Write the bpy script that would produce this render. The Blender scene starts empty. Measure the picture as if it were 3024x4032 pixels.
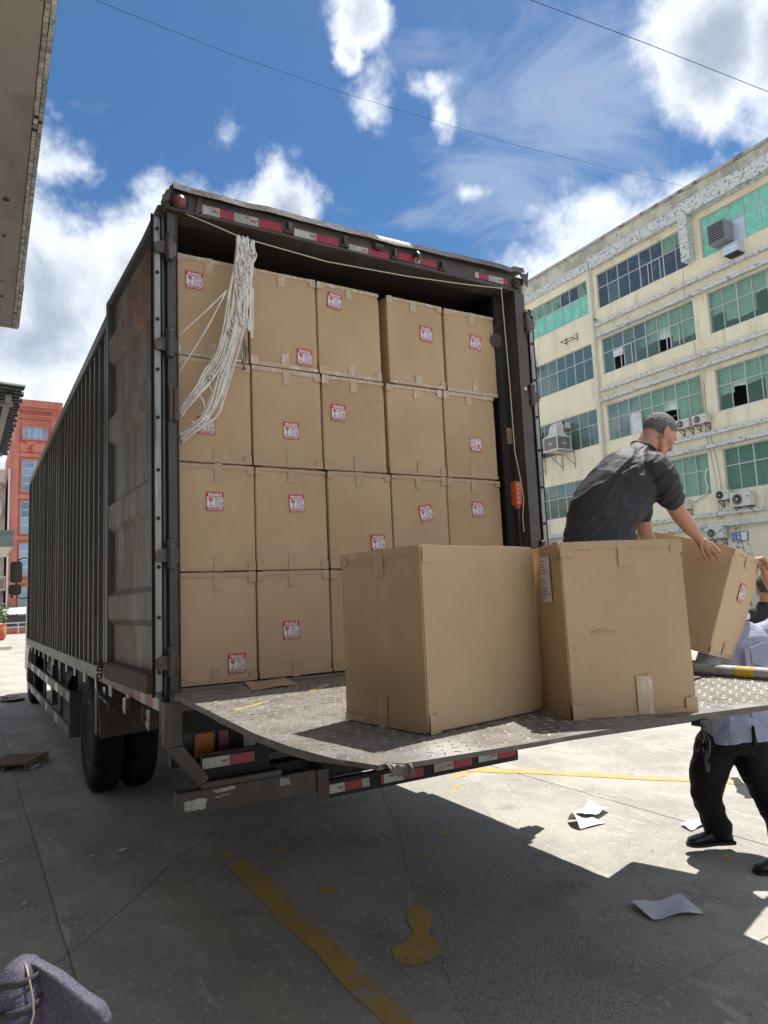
import bpy, bmesh, math, random
from mathutils import Vector, Matrix, Euler
R = math.radians
rnd = random.Random(7)
sc = bpy.context.scene
COL = sc.collection

# ------------------------------------------------------------------ camera, sky, sun, exposure
CAM = Vector((-1.033, -3.876, 1.602))
yaw, pitch, roll = R(30.733), R(6.84), R(-2.476)
fw = Vector((math.sin(yaw) * math.cos(pitch), math.cos(yaw) * math.cos(pitch), math.sin(pitch)))
rt = Vector((math.cos(yaw), -math.sin(yaw), 0)); up = rt.cross(fw)
r2 = rt * math.cos(roll) + up * math.sin(roll); u2 = -rt * math.sin(roll) + up * math.cos(roll)
cam = bpy.data.objects.new('camera', bpy.data.cameras.new('camera')); COL.objects.link(cam)
cam.matrix_world = Matrix(((r2.x, u2.x, -fw.x, CAM.x), (r2.y, u2.y, -fw.y, CAM.y), (r2.z, u2.z, -fw.z, CAM.z), (0, 0, 0, 1)))
cam.data.sensor_fit = 'VERTICAL'; cam.data.sensor_height = 36; cam.data.lens = 2770 / 4032 * 36
cam.data.clip_start = 0.05; cam.data.clip_end = 3000
sc.camera = cam

SUN = Vector((.42, .17, 1)).normalized()
SUN_EL = math.asin(SUN.z); SUN_AZ = math.atan2(SUN.x, SUN.y)
sun = bpy.data.objects.new('sun', bpy.data.lights.new('sun', 'SUN')); COL.objects.link(sun)
sun.data.energy = 3.55; sun.data.angle = R(.55); sun.data.color = (1, .955, .88)
sun.rotation_euler = SUN.to_track_quat('Z', 'Y').to_euler(); sun.location = (20, 10, 40)
sc.view_settings.view_transform = 'Standard'; sc.view_settings.look = 'None'
sc.view_settings.exposure = 1.08; sc.view_settings.gamma = 1
SKY_STRENGTH = 0.050; CLOUD = .585

world = bpy.data.worlds.new('World'); sc.world = world; world.use_nodes = True
def build_world():
    nt = world.node_tree; nt.nodes.clear(); N = nt.nodes.new; L = nt.links.new
    def M(op, a, b=None, c=None):
        n = N('ShaderNodeMath'); n.operation = op
        for i, v in enumerate((a, b, c)):
            if v is None: continue
            if isinstance(v, (int, float)): n.inputs[i].default_value = v
            else: L(v, n.inputs[i])
        return n.outputs[0]
    def sstep(v, lo, hi):
        n = N('ShaderNodeMapRange'); n.interpolation_type = 'SMOOTHSTEP'
        L(v, n.inputs['Value']); n.inputs['From Min'].default_value = lo; n.inputs['From Max'].default_value = hi
        return n.outputs[0]
    sky = N('ShaderNodeTexSky'); sky.sky_type = 'NISHITA'; sky.sun_disc = False
    sky.sun_elevation = SUN_EL; sky.sun_rotation = SUN_AZ; sky.altitude = 0; sky.air_density = 1.0
    sky.dust_density = .35; sky.ozone_density = 2.6
    tc = N('ShaderNodeTexCoord'); sep = N('ShaderNodeSeparateXYZ'); L(tc.outputs['Generated'], sep.inputs[0])
    X, Y, Z = sep.outputs
    az = M('MULTIPLY', M('ARCTAN2', X, Y), 180 / math.pi)
    el = M('MULTIPLY', M('ARCSINE', Z), 180 / math.pi)
    comb = N('ShaderNodeCombineXYZ'); L(az, comb.inputs[0]); L(el, comb.inputs[1])
    def noise(vec, scale, detail=8, rough=.55, dist=0.0, w=None):
        n = N('ShaderNodeTexNoise'); n.inputs['Scale'].default_value = scale; n.inputs['Detail'].default_value = detail
        n.inputs['Roughness'].default_value = rough; n.inputs['Distortion'].default_value = dist
        L(vec, n.inputs['Vector']); return n
    # fluffy warp of the angular coordinates so that banks of cumulus get lobed rims
    w1 = noise(tc.outputs['Generated'], 7, 7, .62)
    wsub = N('ShaderNodeVectorMath'); wsub.operation = 'SUBTRACT'; L(w1.outputs['Color'], wsub.inputs[0]); wsub.inputs[1].default_value = (.5, .5, .5)
    wsc = N('ShaderNodeVectorMath'); wsc.operation = 'SCALE'; L(wsub.outputs[0], wsc.inputs[0]); wsc.inputs['Scale'].default_value = 7
    wad = N('ShaderNodeVectorMath'); wad.operation = 'ADD'; L(comb.outputs[0], wad.inputs[0]); L(wsc.outputs[0], wad.inputs[1])
    pos = wad.outputs[0]
    def blob(a, e, ra, re, wt=1.0):
        s = N('ShaderNodeVectorMath'); s.operation = 'SUBTRACT'; L(pos, s.inputs[0]); s.inputs[1].default_value = (a, e, 0)
        m = N('ShaderNodeVectorMath'); m.operation = 'MULTIPLY'; L(s.outputs[0], m.inputs[0]); m.inputs[1].default_value = (1 / ra, 1 / re, 0)
        l = N('ShaderNodeVectorMath'); l.operation = 'LENGTH'; L(m.outputs[0], l.inputs[0])
        o_ = M('SUBTRACT', 1, l.outputs['Value'])
        return o_ if wt == 1 else M('ADD', M('MULTIPLY', o_, wt), wt * .12 - .14)
    blobs = [(3, 21, 13, 10.5), (-16, 20, 14, 13), (13, 24, 8, 7.2), (19, 25, 6, 6.0), (23.2, 29.5, 2.6, 4.2), (21, 26, 5, 5), (8, 12, 26, 9),
             (30.3, 42.2, 3.0, 2.6), (29.4, 39.9, 1.7, 1.8), (31.0, 37.2, 2.4, 2.4, .5), (36.9, 38.0, 2.2, 1.2, .42), (37.6, 35.8, 1.2, 2.4, .42), (18.5, 34.8, 1.1, 1.1, .22),
             (44, 20, 9, 6.5), (50, 22.5, 8, 7.2), (57, 23, 9, 6.5), (39, 18, 6, 6.2), (31, 17, 6, 3.5),
             (59.5, 36.2, 6.2, 6.2), (66, 33.5, 7, 7.5), (72, 26, 10, 10), (39.6, 30.6, 1.4, 1.0, .4), (4.5, 31.5, 4, 3, .6)]
    d = None
    for b in blobs:
        x = blob(*b); d = x if d is None else M('MAXIMUM', d, x)
    # rest of the sky: broken cumulus out of view, cover raised for fill light
    gen = noise(tc.outputs['Generated'], 2.6, 9, .6, .2)
    offs = M('MULTIPLY', sstep(M('ABSOLUTE', M('SUBTRACT', az, 32)), 46, 66), 1)
    d2 = M('MULTIPLY', M('SUBTRACT', gen.outputs['Fac'], .41), 4.5)
    d2 = M('ADD', d2, M('MULTIPLY', M('SUBTRACT', 1, offs), -9))
    d = M('MAXIMUM', d, d2)
    fine = noise(tc.outputs['Generated'], 15, 12, .62, .12)
    dd = M('ADD', d, M('MULTIPLY', M('SUBTRACT', fine.outputs['Fac'], .5), 1.35))
    mask = sstep(dd, -.14, .50)
    # thin high cloud
    mp = N('ShaderNodeMapping'); mp.inputs['Scale'].default_value = (1.0, 2.0, 3.2); mp.inputs['Rotation'].default_value = (0, 0, .7); L(tc.outputs['Generated'], mp.inputs[0])
    cir = noise(mp.outputs[0], 3.1, 8, .6, .9)
    veil = blob(45.5, 34, 11, 9.5)
    cm = M('MULTIPLY', sstep(M('ADD', cir.outputs['Fac'], M('MULTIPLY', sstep(veil, -.5, .9), .30)), .5, .92), .62)
    veil2 = M('MAXIMUM', M('MULTIPLY', sstep(el, 34, 16), .30), .09)
    cm = M('MAXIMUM', cm, veil2)
    cm = M('MULTIPLY', cm, sstep(Z, -.02, .05))
    # cloud body: bright rims, blue grey cores
    core = sstep(M('ADD', d, M('MULTIPLY', M('SUBTRACT', fine.outputs['Fac'], .5), .7)), .22, .85)
    lay = noise(tc.outputs['Generated'], 5.5, 7, .58, .5)
    shade = M('MULTIPLY', core, sstep(lay.outputs['Fac'], .30, .60))
    ccol = N('ShaderNodeMix'); ccol.data_type = 'RGBA'; L(shade, ccol.inputs['Factor'])
    ccol.inputs['A'].default_value = (.90, .945, 1, 1); ccol.inputs['B'].default_value = (.38, .44, .55, 1)
    b1 = N('ShaderNodeBackground'); b1.inputs['Strength'].default_value = SKY_STRENGTH
    hs = N('ShaderNodeHueSaturation'); hs.inputs['Saturation'].default_value = 1.36; L(sky.outputs[0], hs.inputs['Color']); L(hs.outputs[0], b1.inputs['Color'])
    b2 = N('ShaderNodeBackground'); b2.inputs['Strength'].default_value = CLOUD; L(ccol.outputs['Result'], b2.inputs['Color'])
    b3 = N('ShaderNodeBackground'); b3.inputs['Strength'].default_value = CLOUD * .72; b3.inputs['Color'].default_value = (.60, .72, .92, 1)
    m1 = N('ShaderNodeMixShader'); L(cm, m1.inputs[0]); L(b1.outputs[0], m1.inputs[1]); L(b3.outputs[0], m1.inputs[2])
    m2 = N('ShaderNodeMixShader'); L(M('MULTIPLY', mask, sstep(Z, -.03, .02)), m2.inputs[0]); L(m1.outputs[0], m2.inputs[1]); L(b2.outputs[0], m2.inputs[2])
    o = N('ShaderNodeOutputWorld'); L(m2.outputs[0], o.inputs['Surface'])
build_world()
sc.render.engine = 'CYCLES'
try:
    sc.cycles.use_denoising = True; sc.cycles.max_bounces = 8; sc.cycles.transparent_max_bounces = 12
    sc.cycles.sample_clamp_indirect = 6
except Exception: pass

# ------------------------------------------------------------------ materials
def nodes(name):
    m = bpy.data.materials.new(name); m.use_nodes = True
    nt = m.node_tree; nt.nodes.clear(); return m, nt, nt.nodes.new, nt.links.new
def pm(name, base, layers=(), rough=.6, metal=0.0, bump=.15, bscale=40, bstretch=(1, 1, 1), spec=.5, var=0.0, coat=0.0, rlayers=None, island=0.0):
    """base colour + noise-masked layers (colour, scale, lo, hi, stretch, detail) on object coordinates"""
    m, nt, N, L = nodes(name)
    tc = N('ShaderNodeTexCoord'); oi = N('ShaderNodeObjectInfo')
    off = N('ShaderNodeVectorMath'); off.operation = 'SCALE'; off.inputs[0].default_value = (31, 17, 23); L(oi.outputs['Random'], off.inputs['Scale'])
    add = N('ShaderNodeVectorMath'); add.operation = 'ADD'; L(tc.outputs['Object'], add.inputs[0])
    if var or island: L(off.outputs[0], add.inputs[1])
    vec = add.outputs[0]
    col = None
    rgb = N('ShaderNodeRGB'); rgb.outputs[0].default_value = (*base, 1); col = rgb.outputs[0]
    for i, la in enumerate(layers):
        c, s, lo, hi, st = la[:5]; det = la[5] if len(la) > 5 else 8
        mp = N('ShaderNodeMapping'); mp.inputs['Scale'].default_value = st; mp.inputs['Location'].default_value = (i * 7.3, i * 3.1, i * 5.7); L(vec, mp.inputs[0])
        n = N('ShaderNodeTexNoise'); n.inputs['Scale'].default_value = s; n.inputs['Detail'].default_value = det; n.inputs['Roughness'].default_value = .6; L(mp.outputs[0], n.inputs['Vector'])
        r = N('ShaderNodeMapRange'); r.interpolation_type = 'SMOOTHSTEP'; r.inputs['From Min'].default_value = lo; r.inputs['From Max'].default_value = hi; L(n.outputs['Fac'], r.inputs['Value'])
        mx = N('ShaderNodeMix'); mx.data_type = 'RGBA'; L(r.outputs[0], mx.inputs['Factor']); L(col, mx.inputs['A']); mx.inputs['B'].default_value = (*c, 1)
        col = mx.outputs['Result']
    if var:
        hv = N('ShaderNodeHueSaturation'); mr = N('ShaderNodeMapRange'); L(oi.outputs['Random'], mr.inputs['Value'])
        mr.inputs['To Min'].default_value = 1 - var; mr.inputs['To Max'].default_value = 1 + var; L(mr.outputs[0], hv.inputs['Value']); L(col, hv.inputs['Color']); col = hv.outputs[0]
    b = N('ShaderNodeBsdfPrincipled'); L(col, b.inputs['Base Color']); b.inputs['Roughness'].default_value = rough; b.inputs['Metallic'].default_value = metal
    b.inputs['Specular IOR Level'].default_value = spec; b.inputs['Coat Weight'].default_value = coat
    if rlayers:
        n = N('ShaderNodeTexNoise'); n.inputs['Scale'].default_value = rlayers[0]; n.inputs['Detail'].default_value = 6; L(vec, n.inputs['Vector'])
        r = N('ShaderNodeMapRange'); L(n.outputs['Fac'], r.inputs['Value']); r.inputs['From Min'].default_value = .3; r.inputs['From Max'].default_value = .7
        r.inputs['To Min'].default_value = rlayers[1]; r.inputs['To Max'].default_value = rlayers[2]; L(r.outputs[0], b.inputs['Roughness'])
    if bump:
        mp = N('ShaderNodeMapping'); mp.inputs['Scale'].default_value = bstretch; L(vec, mp.inputs[0])
        n = N('ShaderNodeTexNoise'); n.inputs['Scale'].default_value = bscale; n.inputs['Detail'].default_value = 6; L(mp.outputs[0], n.inputs['Vector'])
        bp = N('ShaderNodeBump'); bp.inputs['Strength'].default_value = bump; bp.inputs['Distance'].default_value = .01; L(n.outputs['Fac'], bp.inputs['Height']); L(bp.outputs[0], b.inputs['Normal'])
    o = N('ShaderNodeOutputMaterial'); L(b.outputs[0], o.inputs['Surface'])
    return m
def flat(name, c, rough=.5, metal=0, spec=.5):
    return pm(name, c, rough=rough, metal=metal, bump=0, spec=spec)
def glass(name, tint, refl=1.0, rough=.03, dens=0.0, dcol=(.1, .4, .3)):
    m, nt, N, L = nodes(name)
    t = N('ShaderNodeBsdfTransparent'); t.inputs['Color'].default_value = (*tint, 1)
    g = N('ShaderNodeBsdfGlossy'); g.inputs['Roughness'].default_value = rough; g.inputs['Color'].default_value = (refl, refl, refl, 1)
    f = N('ShaderNodeFresnel'); f.inputs['IOR'].default_value = 1.5
    tc = N('ShaderNodeTexCoord'); n = N('ShaderNodeTexNoise'); n.inputs['Scale'].default_value = 2.0; L(tc.outputs['Object'], n.inputs['Vector'])
    bp = N('ShaderNodeBump'); bp.inputs['Strength'].default_value = .15; bp.inputs['Distance'].default_value = .02; L(n.outputs['Fac'], bp.inputs['Height']); L(bp.outputs[0], g.inputs['Normal'])
    mx = N('ShaderNodeMixShader'); L(f.outputs[0], mx.inputs[0]); L(t.outputs[0], mx.inputs[1]); L(g.outputs[0], mx.inputs[2])
    out = mx.outputs[0]
    if dens:
        d = N('ShaderNodeBsdfDiffuse'); d.inputs['Color'].default_value = (*dcol, 1)
        m3 = N('ShaderNodeMixShader'); m3.inputs[0].default_value = dens; L(out, m3.inputs[1]); L(d.outputs[0], m3.inputs[2]); out = m3.outputs[0]
    o = N('ShaderNodeOutputMaterial'); L(out, o.inputs['Surface']); return m

M = {}
M['concrete'] = pm('concrete', (.39, .365, .32), [((.29, .275, .25), .9, .40, .60, (1, 1, 1)), ((.42, .40, .36), 6, .5, .75, (1, .35, 1)), ((.22, .21, .19), 2.3, .56, .76, (1, 1, 1)),
                                        ((.50, .485, .45), 30, .56, .70, (1, .5, 1)), ((.25, .24, .22), 90, .58, .66, (.4, 1.6, 1)), ((.19, .18, .165), 60, .60, .72, (1, 1, 1)), ((.15, .14, .125), 1.1, .62, .80, (1, 2, 1)), ((.44, .43, .40), 3.5, .62, .68, (3, .5, 1))], rough=.9, bump=.55, bscale=55, spec=.25, rlayers=(2.5, .72, .95))
M['rough_concrete'] = pm('rough_concrete', (.36, .345, .31), [((.27, .26, .24), 35, .48, .66, (1, 1, 1)), ((.46, .45, .42), 70, .58, .68, (1, 1, 1)), ((.29, .28, .255), 2.5, .5, .7, (1, 1, 1))], rough=.95, bump=1.0, bscale=90, spec=.2)
M['oil'] = pm('oil_stain', (.10, .095, .09), [((.2, .19, .17), 20, .45, .6, (1, 1, 1))], rough=.6, bump=.2)
M['joint'] = pm('joint_dirt', (.19, .18, .165), [((.16, .15, .13), 30, .5, .7, (1, 1, 1))], rough=1, bump=.5)
M['asphalt'] = pm('far_ground', (.42, .40, .36), [((.34, .33, .3), .4, .4, .6, (1, 3, 1)), ((.30, .29, .27), 4, .55, .7, (1, 1, 1))], rough=.9, bump=.3, bscale=30)
M['yellow_paint'] = pm('yellow_paint', (.52, .335, .085), [((.44, .295, .10), 5, .4, .6, (1, 1, 1)), ((.36, .335, .29), 12, .565, .60, (1, 1, 1), 12), ((.35, .28, .16), 26, .56, .66, (1, 1, 1), 10), ((.2, .17, .12), 60, .66, .74, (1, 1, 1))], rough=.75, bump=.4, bscale=60)
M['cardboard'] = pm('cardboard', (.54, .385, .238), [((.48, .335, .20), 1.6, .4, .65, (1, 1, 1)), ((.56, .41, .265), 3.5, .55, .8, (1, 1, .4)), ((.44, .30, .18), 9, .66, .80, (1, 1, 1)), ((.36, .25, .15), 2.4, .72, .80, (2.5, 2.5, 7), 9), ((.62, .50, .36), 5, .735, .76, (1, 3, 9), 6), ((.56, .41, .265), 220, .5, .75, (1, 1, 1), 2)], rough=.8, bump=.4, bscale=2.6, spec=.25, var=.045)
M['flute'] = pm('cardboard_edge', (.42, .27, .14), [((.6, .45, .28), 200, .5, .6, (1, 1, 1))], rough=.9, bump=.3)
def tape_mat(name, c1, c2, lo, hi):
    m, nt, N, L = nodes(name)
    tc = N('ShaderNodeTexCoord'); oi = N('ShaderNodeObjectInfo')
    off = N('ShaderNodeVectorMath'); off.operation = 'SCALE'; off.inputs[0].default_value = (31, 17, 23); L(oi.outputs['Random'], off.inputs['Scale'])
    add = N('ShaderNodeVectorMath'); add.operation = 'ADD'; L(tc.outputs['Object'], add.inputs[0]); L(off.outputs[0], add.inputs[1])
    mp = N('ShaderNodeMapping'); mp.inputs['Scale'].default_value = (1, 1, .35); L(add.outputs[0], mp.inputs[0])
    n = N('ShaderNodeTexNoise'); n.inputs['Scale'].default_value = 34; n.inputs['Detail'].default_value = 4; n.inputs['Distortion'].default_value = .6; L(mp.outputs[0], n.inputs['Vector'])
    r = N('ShaderNodeMapRange'); r.interpolation_type = 'SMOOTHSTEP'; r.inputs['From Min'].default_value = lo; r.inputs['From Max'].default_value = hi; L(n.outputs['Fac'], r.inputs['Value'])
    mx = N('ShaderNodeMix'); mx.data_type = 'RGBA'; L(r.outputs[0], mx.inputs['Factor']); mx.inputs['A'].default_value = (*c1, 1); mx.inputs['B'].default_value = (*c2, 1)
    b = N('ShaderNodeBsdfPrincipled'); L(mx.outputs['Result'], b.inputs['Base Color']); b.inputs['Roughness'].default_value = .32; b.inputs['Specular IOR Level'].default_value = .45
    n2 = N('ShaderNodeTexNoise'); n2.inputs['Scale'].default_value = 50; n2.inputs['Detail'].default_value = 3; n2.inputs['Distortion'].default_value = 1.5; L(mp.outputs[0], n2.inputs['Vector'])
    bp = N('ShaderNodeBump'); bp.inputs['Strength'].default_value = .45; bp.inputs['Distance'].default_value = .004; L(n2.outputs['Fac'], bp.inputs['Height']); L(bp.outputs[0], b.inputs['Normal'])
    o = N('ShaderNodeOutputMaterial'); L(b.outputs[0], o.inputs['Surface']); return m
M['milky_glare_tape'] = tape_mat('milky_glare_packing_tape', (.53, .41, .28), (.66, .59, .50), .50, .66)  # milky tape; the upper rows' sky glare is put into its colour
M['tape'] = tape_mat('brown_packing_tape', (.465, .330, .20), (.54, .42, .285), .62, .72)
M['red_print'] = flat('red_print', (.50, .022, .035), .45)
M['white_print'] = flat('white_print', (.74, .74, .76), .45)
M['grey_print'] = flat('grey_print', (.16, .10, .11), .5)
M['paper'] = pm('white_paper', (.68, .70, .76), [((.60, .62, .68), 8, .45, .6, (1, 1, 1))], rough=.8, bump=.3, bscale=14)
M['kraft'] = pm('kraft_paper', (.34, .23, .15), [((.42, .3, .22), 9, .5, .6, (1, 1, 1))], rough=.5, bump=.4, bscale=30)
M['frame'] = pm('frame_steel', (.085, .070, .062), [((.13, .11, .10), 3, .5, .7, (1, 1, .25)), ((.12, .055, .035), 8, .62, .75, (1, 1, .4)), ((.2, .18, .165), 35, .66, .74, (1, 1, .3))], rough=.5, metal=.2, bump=.25, bscale=60, rlayers=(5, .35, .7))
M['corrugated'] = pm('corrugated_steel', (.105, .090, .071), [((.165, .142, .113), 2, .45, .7, (1, 1, .15)), ((.10, .05, .03), 10, .64, .78, (1, 1, .15))], rough=.5, metal=.25, bump=.1, bscale=60)
M['door'] = pm('rusty_door_steel', (.235, .222, .19), [((.31, .295, .255), 3, .45, .7, (1, 1, .25)), ((.17, .11, .075), 2.4, .42, .58, (1, 1.6, .45)), ((.28, .125, .060), 3.6, .53, .63, (1, 1.4, .40)), ((.07, .045, .035), 12, .62, .72, (1, 1, .15)), ((.32, .33, .32), 30, .68, .74, (1, 1, .06))], rough=.6, metal=.15, bump=.35, bscale=30)
M['doorframe'] = pm('door_frame_steel', (.10, .11, .12), [((.15, .085, .055), 5, .6, .72, (1, 1, .3)), ((.19, .19, .18), 18, .66, .74, (1, 1, .3))], rough=.5, metal=.2, bump=.2)
M['rust'] = pm('rusted_steel', (.13, .08, .06), [((.10, .09, .085), 6, .5, .6, (1, 1, 1)), ((.22, .10, .05), 14, .58, .68, (1, 1, 1))], rough=.8, bump=.5)
M['sealstrip'] = pm('aluminium_strip', (.30, .30, .28), [((.14, .13, .12), 6, .5, .62, (1, 1, .15)), ((.48, .48, .46), 14, .6, .7, (1, 1, .1))], rough=.4, metal=.6, bump=.3)
M['rubber'] = pm('rubber', (.009, .009, .010), [((.022, .021, .02), 6, .5, .7, (1, 1, 1))], rough=.85, bump=.3, bscale=30, spec=.25)
M['dark'] = pm('dark_underbody', (.012, .012, .012), [((.028, .025, .022), 5, .5, .7, (1, 1, 1))], rough=.7, bump=.3)
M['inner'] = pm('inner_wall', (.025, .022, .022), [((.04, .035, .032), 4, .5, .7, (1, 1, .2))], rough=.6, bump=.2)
M['rim'] = pm('wheel_rim', (.15, .135, .115), [((.09, .08, .07), 6, .45, .65, (1, 1, 1))], rough=.6, metal=.3, bump=.3)
M['plate'] = pm('tread_plate_steel', (.165, .148, .132), [((.21, .195, .175), 3, .4, .65, (1, 1, 1)), ((.12, .105, .092), 7, .52, .70, (1, 1, 1)), ((.34, .32, .295), 26, .58, .70, (.4, 2.5, 1)), ((.36, .35, .33), 1.6, .56, .74, (1, 1, 1)), ((.24, .13, .09), 2.3, .66, .76, (1, 1, 1)), ((.15, .13, .115), 60, .6, .7, (1, 1, 1))], rough=.5, metal=.35, bump=.5, bscale=70, rlayers=(9, .38, .68))
M['tread'] = pm('tread_bars_steel', (.36, .34, .31), [((.20, .18, .165), 3.5, .45, .60, (1, 1, 1)), ((.26, .24, .22), 14, .5, .65, (1, 1, 1))], rough=.5, metal=.35, bump=.3)  # paler than the plate: the bars' glint is put into the colour
M['edge'] = pm('worn_edge_steel', (.095, .085, .078), [((.17, .155, .14), 10, .5, .7, (1, 1, 1)), ((.17, .09, .06), 9, .6, .7, (1, 1, 1))], rough=.5, metal=.4, bump=.5)
M['pipe'] = pm('galvanised_pipe', (.42, .44, .43), [((.3, .31, .3), 9, .45, .6, (1, 1, 1)), ((.5, .5, .48), 30, .6, .7, (1, 1, 1))], rough=.5, metal=.4, bump=.3)
M['yellow_tape'] = flat('yellow_tape', (.62, .40, .04), .4)
M['reflect_red'] = pm('reflective_red', (.36, .030, .045), [((.26, .03, .04), 9, .5, .65, (1, 1, 1)), ((.13, .09, .09), 14, .62, .72, (1, 1, 1))], rough=.4, bump=.1)
M['reflect_white'] = pm('reflective_white', (.50, .50, .47), [((.34, .33, .31), 9, .45, .6, (1, 1, 1)), ((.13, .12, .11), 14, .62, .72, (1, 1, 1))], rough=.4, bump=.1)
M['lamp_red'] = pm('lamp_lens_red', (.19, .055, .055), rough=.3, bump=.3, bscale=80)
M['lamp_orange'] = pm('lamp_lens_orange', (.50, .16, .03), rough=.3, bump=.5, bscale=90)
M['rope'] = pm('white_rope', (.80, .785, .74), [((.60, .58, .53), 30, .5, .68, (1, 1, 1)), ((.38, .35, .30), 7, .64, .74, (1, 1, 1))], rough=.9, bump=.5, bscale=120)
M['oldrope'] = pm('frayed_rope', (.30, .26, .21), [((.14, .11, .09), 40, .5, .65, (1, 1, 1))], rough=.95, bump=.8, bscale=150)
M['cord'] = pm('yellow_green_cord', (.52, .54, .36), rough=.7, bump=.3)
M['orange'] = flat('orange_plastic', (.60, .075, .02), .45)
M['button'] = flat('button_grey', (.38, .36, .32), .4)
M['black'] = flat('black_plastic', (.012, .012, .014), .4)
M['wire'] = flat('cable_sheath', (.03, .03, .035), 1.0, 0, .05)
M['cab'] = pm('cab_paint', (.34, .33, .30), [((.42, .40, .36), 2, .5, .7, (1, 1, 1)), ((.2, .17, .14), 5, .6, .7, (1, 1, .4))], rough=.4, bump=.05)
M['mirror'] = pm('mirror_glass', (.5, .5, .5), rough=.03, metal=1, bump=0)
# buildings
M['plaster'] = pm('yellow_plaster', (.76, .705, .52), [((.80, .75, .58), .8, .4, .6, (1, 1, .5)), ((.62, .575, .43), 1.6, .5, .74, (1, 1, .22)), ((.40, .375, .31), 3.2, .58, .78, (1, 1.3, .10)), ((.68, .65, .53), 16, .66, .70, (1, 1, 1)), ((.36, .35, .30), .9, .60, .80, (1, 1, .5))], rough=.9, bump=.35, bscale=12, spec=.2)
M['parapet'] = pm('weathered_parapet', (.58, .55, .45), [((.36, .35, .29), 1.1, .4, .6, (1, 1, .6)), ((.58, .56, .49), 9, .56, .66, (1, 1, 1)), ((.19, .19, .17), 5, .60, .76, (1, 1, .5))], rough=.9, bump=.4, bscale=14)
M['peel'] = pm('peeling_white_paint', (.62, .65, .66), [((.26, .26, .25), 9, .54, .58, (1, .7, 1), 12), ((.42, .42, .40), 22, .56, .60, (1, 1, 1), 10), ((.52, .55, .55), 1.5, .5, .7, (1, 1, 1))], rough=.9, bump=.5, bscale=20)
M['lip'] = pm('parapet_lip', (.40, .39, .34), [((.14, .14, .13), 3.0, .52, .60, (1, .7, 1), 10), ((.58, .57, .5), 8, .6, .66, (1, 1, 1))], rough=.95, bump=.5)
M['alu'] = pm('aluminium_frame', (.50, .50, .54), rough=.45, metal=.3, bump=0)
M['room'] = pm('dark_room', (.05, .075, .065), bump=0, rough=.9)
M['curtain'] = pm('green_curtain', (.64, .78, .71), [((.54, .69, .62), 3, .4, .6, (1, 4, .3))], rough=.9, bump=.2, bscale=5)
M['darkcurtain'] = pm('dark_green_curtain', (.18, .30, .25), [((.12, .22, .19), 3, .4, .6, (1, 4, .3))], rough=.9, bump=.2, bscale=5)
M['glass_green'] = glass('green_glass', (.80, .95, .88), .20, dens=.34, dcol=(.20, .36, .30))
M['film_teal'] = pm('teal_film', (.18, .56, .44), [((.24, .66, .54), 3, .45, .6, (1, 1, 1)), ((.08, .40, .30), 7, .56, .7, (1, 1, 2))], rough=.28, bump=.5, bscale=8, spec=.5)
M['film_blue'] = pm('dark_blue_film', (.035, .060, .10), [((.06, .10, .15), 2.5, .5, .62, (1, 1, 1), 12), ((.07, .16, .12), 1.1, .58, .7, (1, 1, 2))], rough=.35, bump=.6, bscale=6)
M['film_green'] = pm('dusty_green_film', (.13, .27, .18), [((.18, .34, .24), 3, .45, .6, (1, 1, 1)), ((.07, .12, .12), 1.3, .55, .62, (1, 2, 1))], rough=.4, bump=.4, bscale=8)
M['white_cloth'] = pm('white_sheet', (.62, .65, .70), [((.4, .44, .5), 5, .5, .6, (1, 1, 1))], rough=.6, bump=.5, bscale=8)
M['foil'] = pm('foil_sheet', (.55, .62, .74), rough=.35, metal=.3, bump=.6, bscale=12)
M['pipe_white'] = pm('white_plastic_pipe', (.62, .63, .60), [((.42, .42, .38), 5, .55, .7, (1, 1, .2))], rough=.5, bump=.05)
M['ac_white'] = pm('ac_casing', (.62, .61, .56), [((.48, .47, .42), 5, .5, .7, (1, 1, .4))], rough=.5, bump=0)
M['ac_grey'] = flat('ac_grille', (.30, .29, .28), .6)
M['ac_dark'] = flat('ac_dark', (.05, .05, .06), .6)
M['blue'] = flat('blue_sign_face', (.025, .10, .42), .4)
M['bracket'] = pm('rusty_bracket', (.16, .085, .06), [((.28, .12, .07), 12, .5, .6, (1, 1, 1))], rough=.8)
M['louver'] = pm('louver_metal', (.30, .30, .33), [((.2, .12, .11), 6, .6, .7, (1, 1, 1))], rough=.5, metal=.3)
M['redwall'] = pm('red_plaster', (.47, .165, .125), [((.53, .20, .155), .5, .4, .6, (1, 1, .5)), ((.40, .135, .10), 1.2, .55, .7, (1, 1, .3))], rough=.85, bump=.15, bscale=8)
M['redworn'] = pm('worn_red_relief', (.56, .20, .15), [((.44, .08, .05), 1.4, .5, .56, (1, 1, 1), 12), ((.62, .36, .30), 3, .6, .64, (1, 1, 1), 10)], rough=.9, bump=1.0, bscale=7)
M['blueglass'] = pm('sky_glass', (.24, .32, .42), rough=.02, metal=.85, bump=.02, bscale=1.5)
M['offwhite'] = pm('offwhite_wall', (.60, .59, .50), [((.48, .47, .40), .7, .45, .65, (1, 1, .4)), ((.32, .32, .29), 2.5, .6, .78, (1, 1, .4))], rough=.9, bump=.2)
M['paleyellow'] = pm('pale_yellow_wall', (.64, .60, .40), [((.5, .48, .36), 1, .5, .7, (1, 1, .4))], rough=.9, bump=.2)
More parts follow.
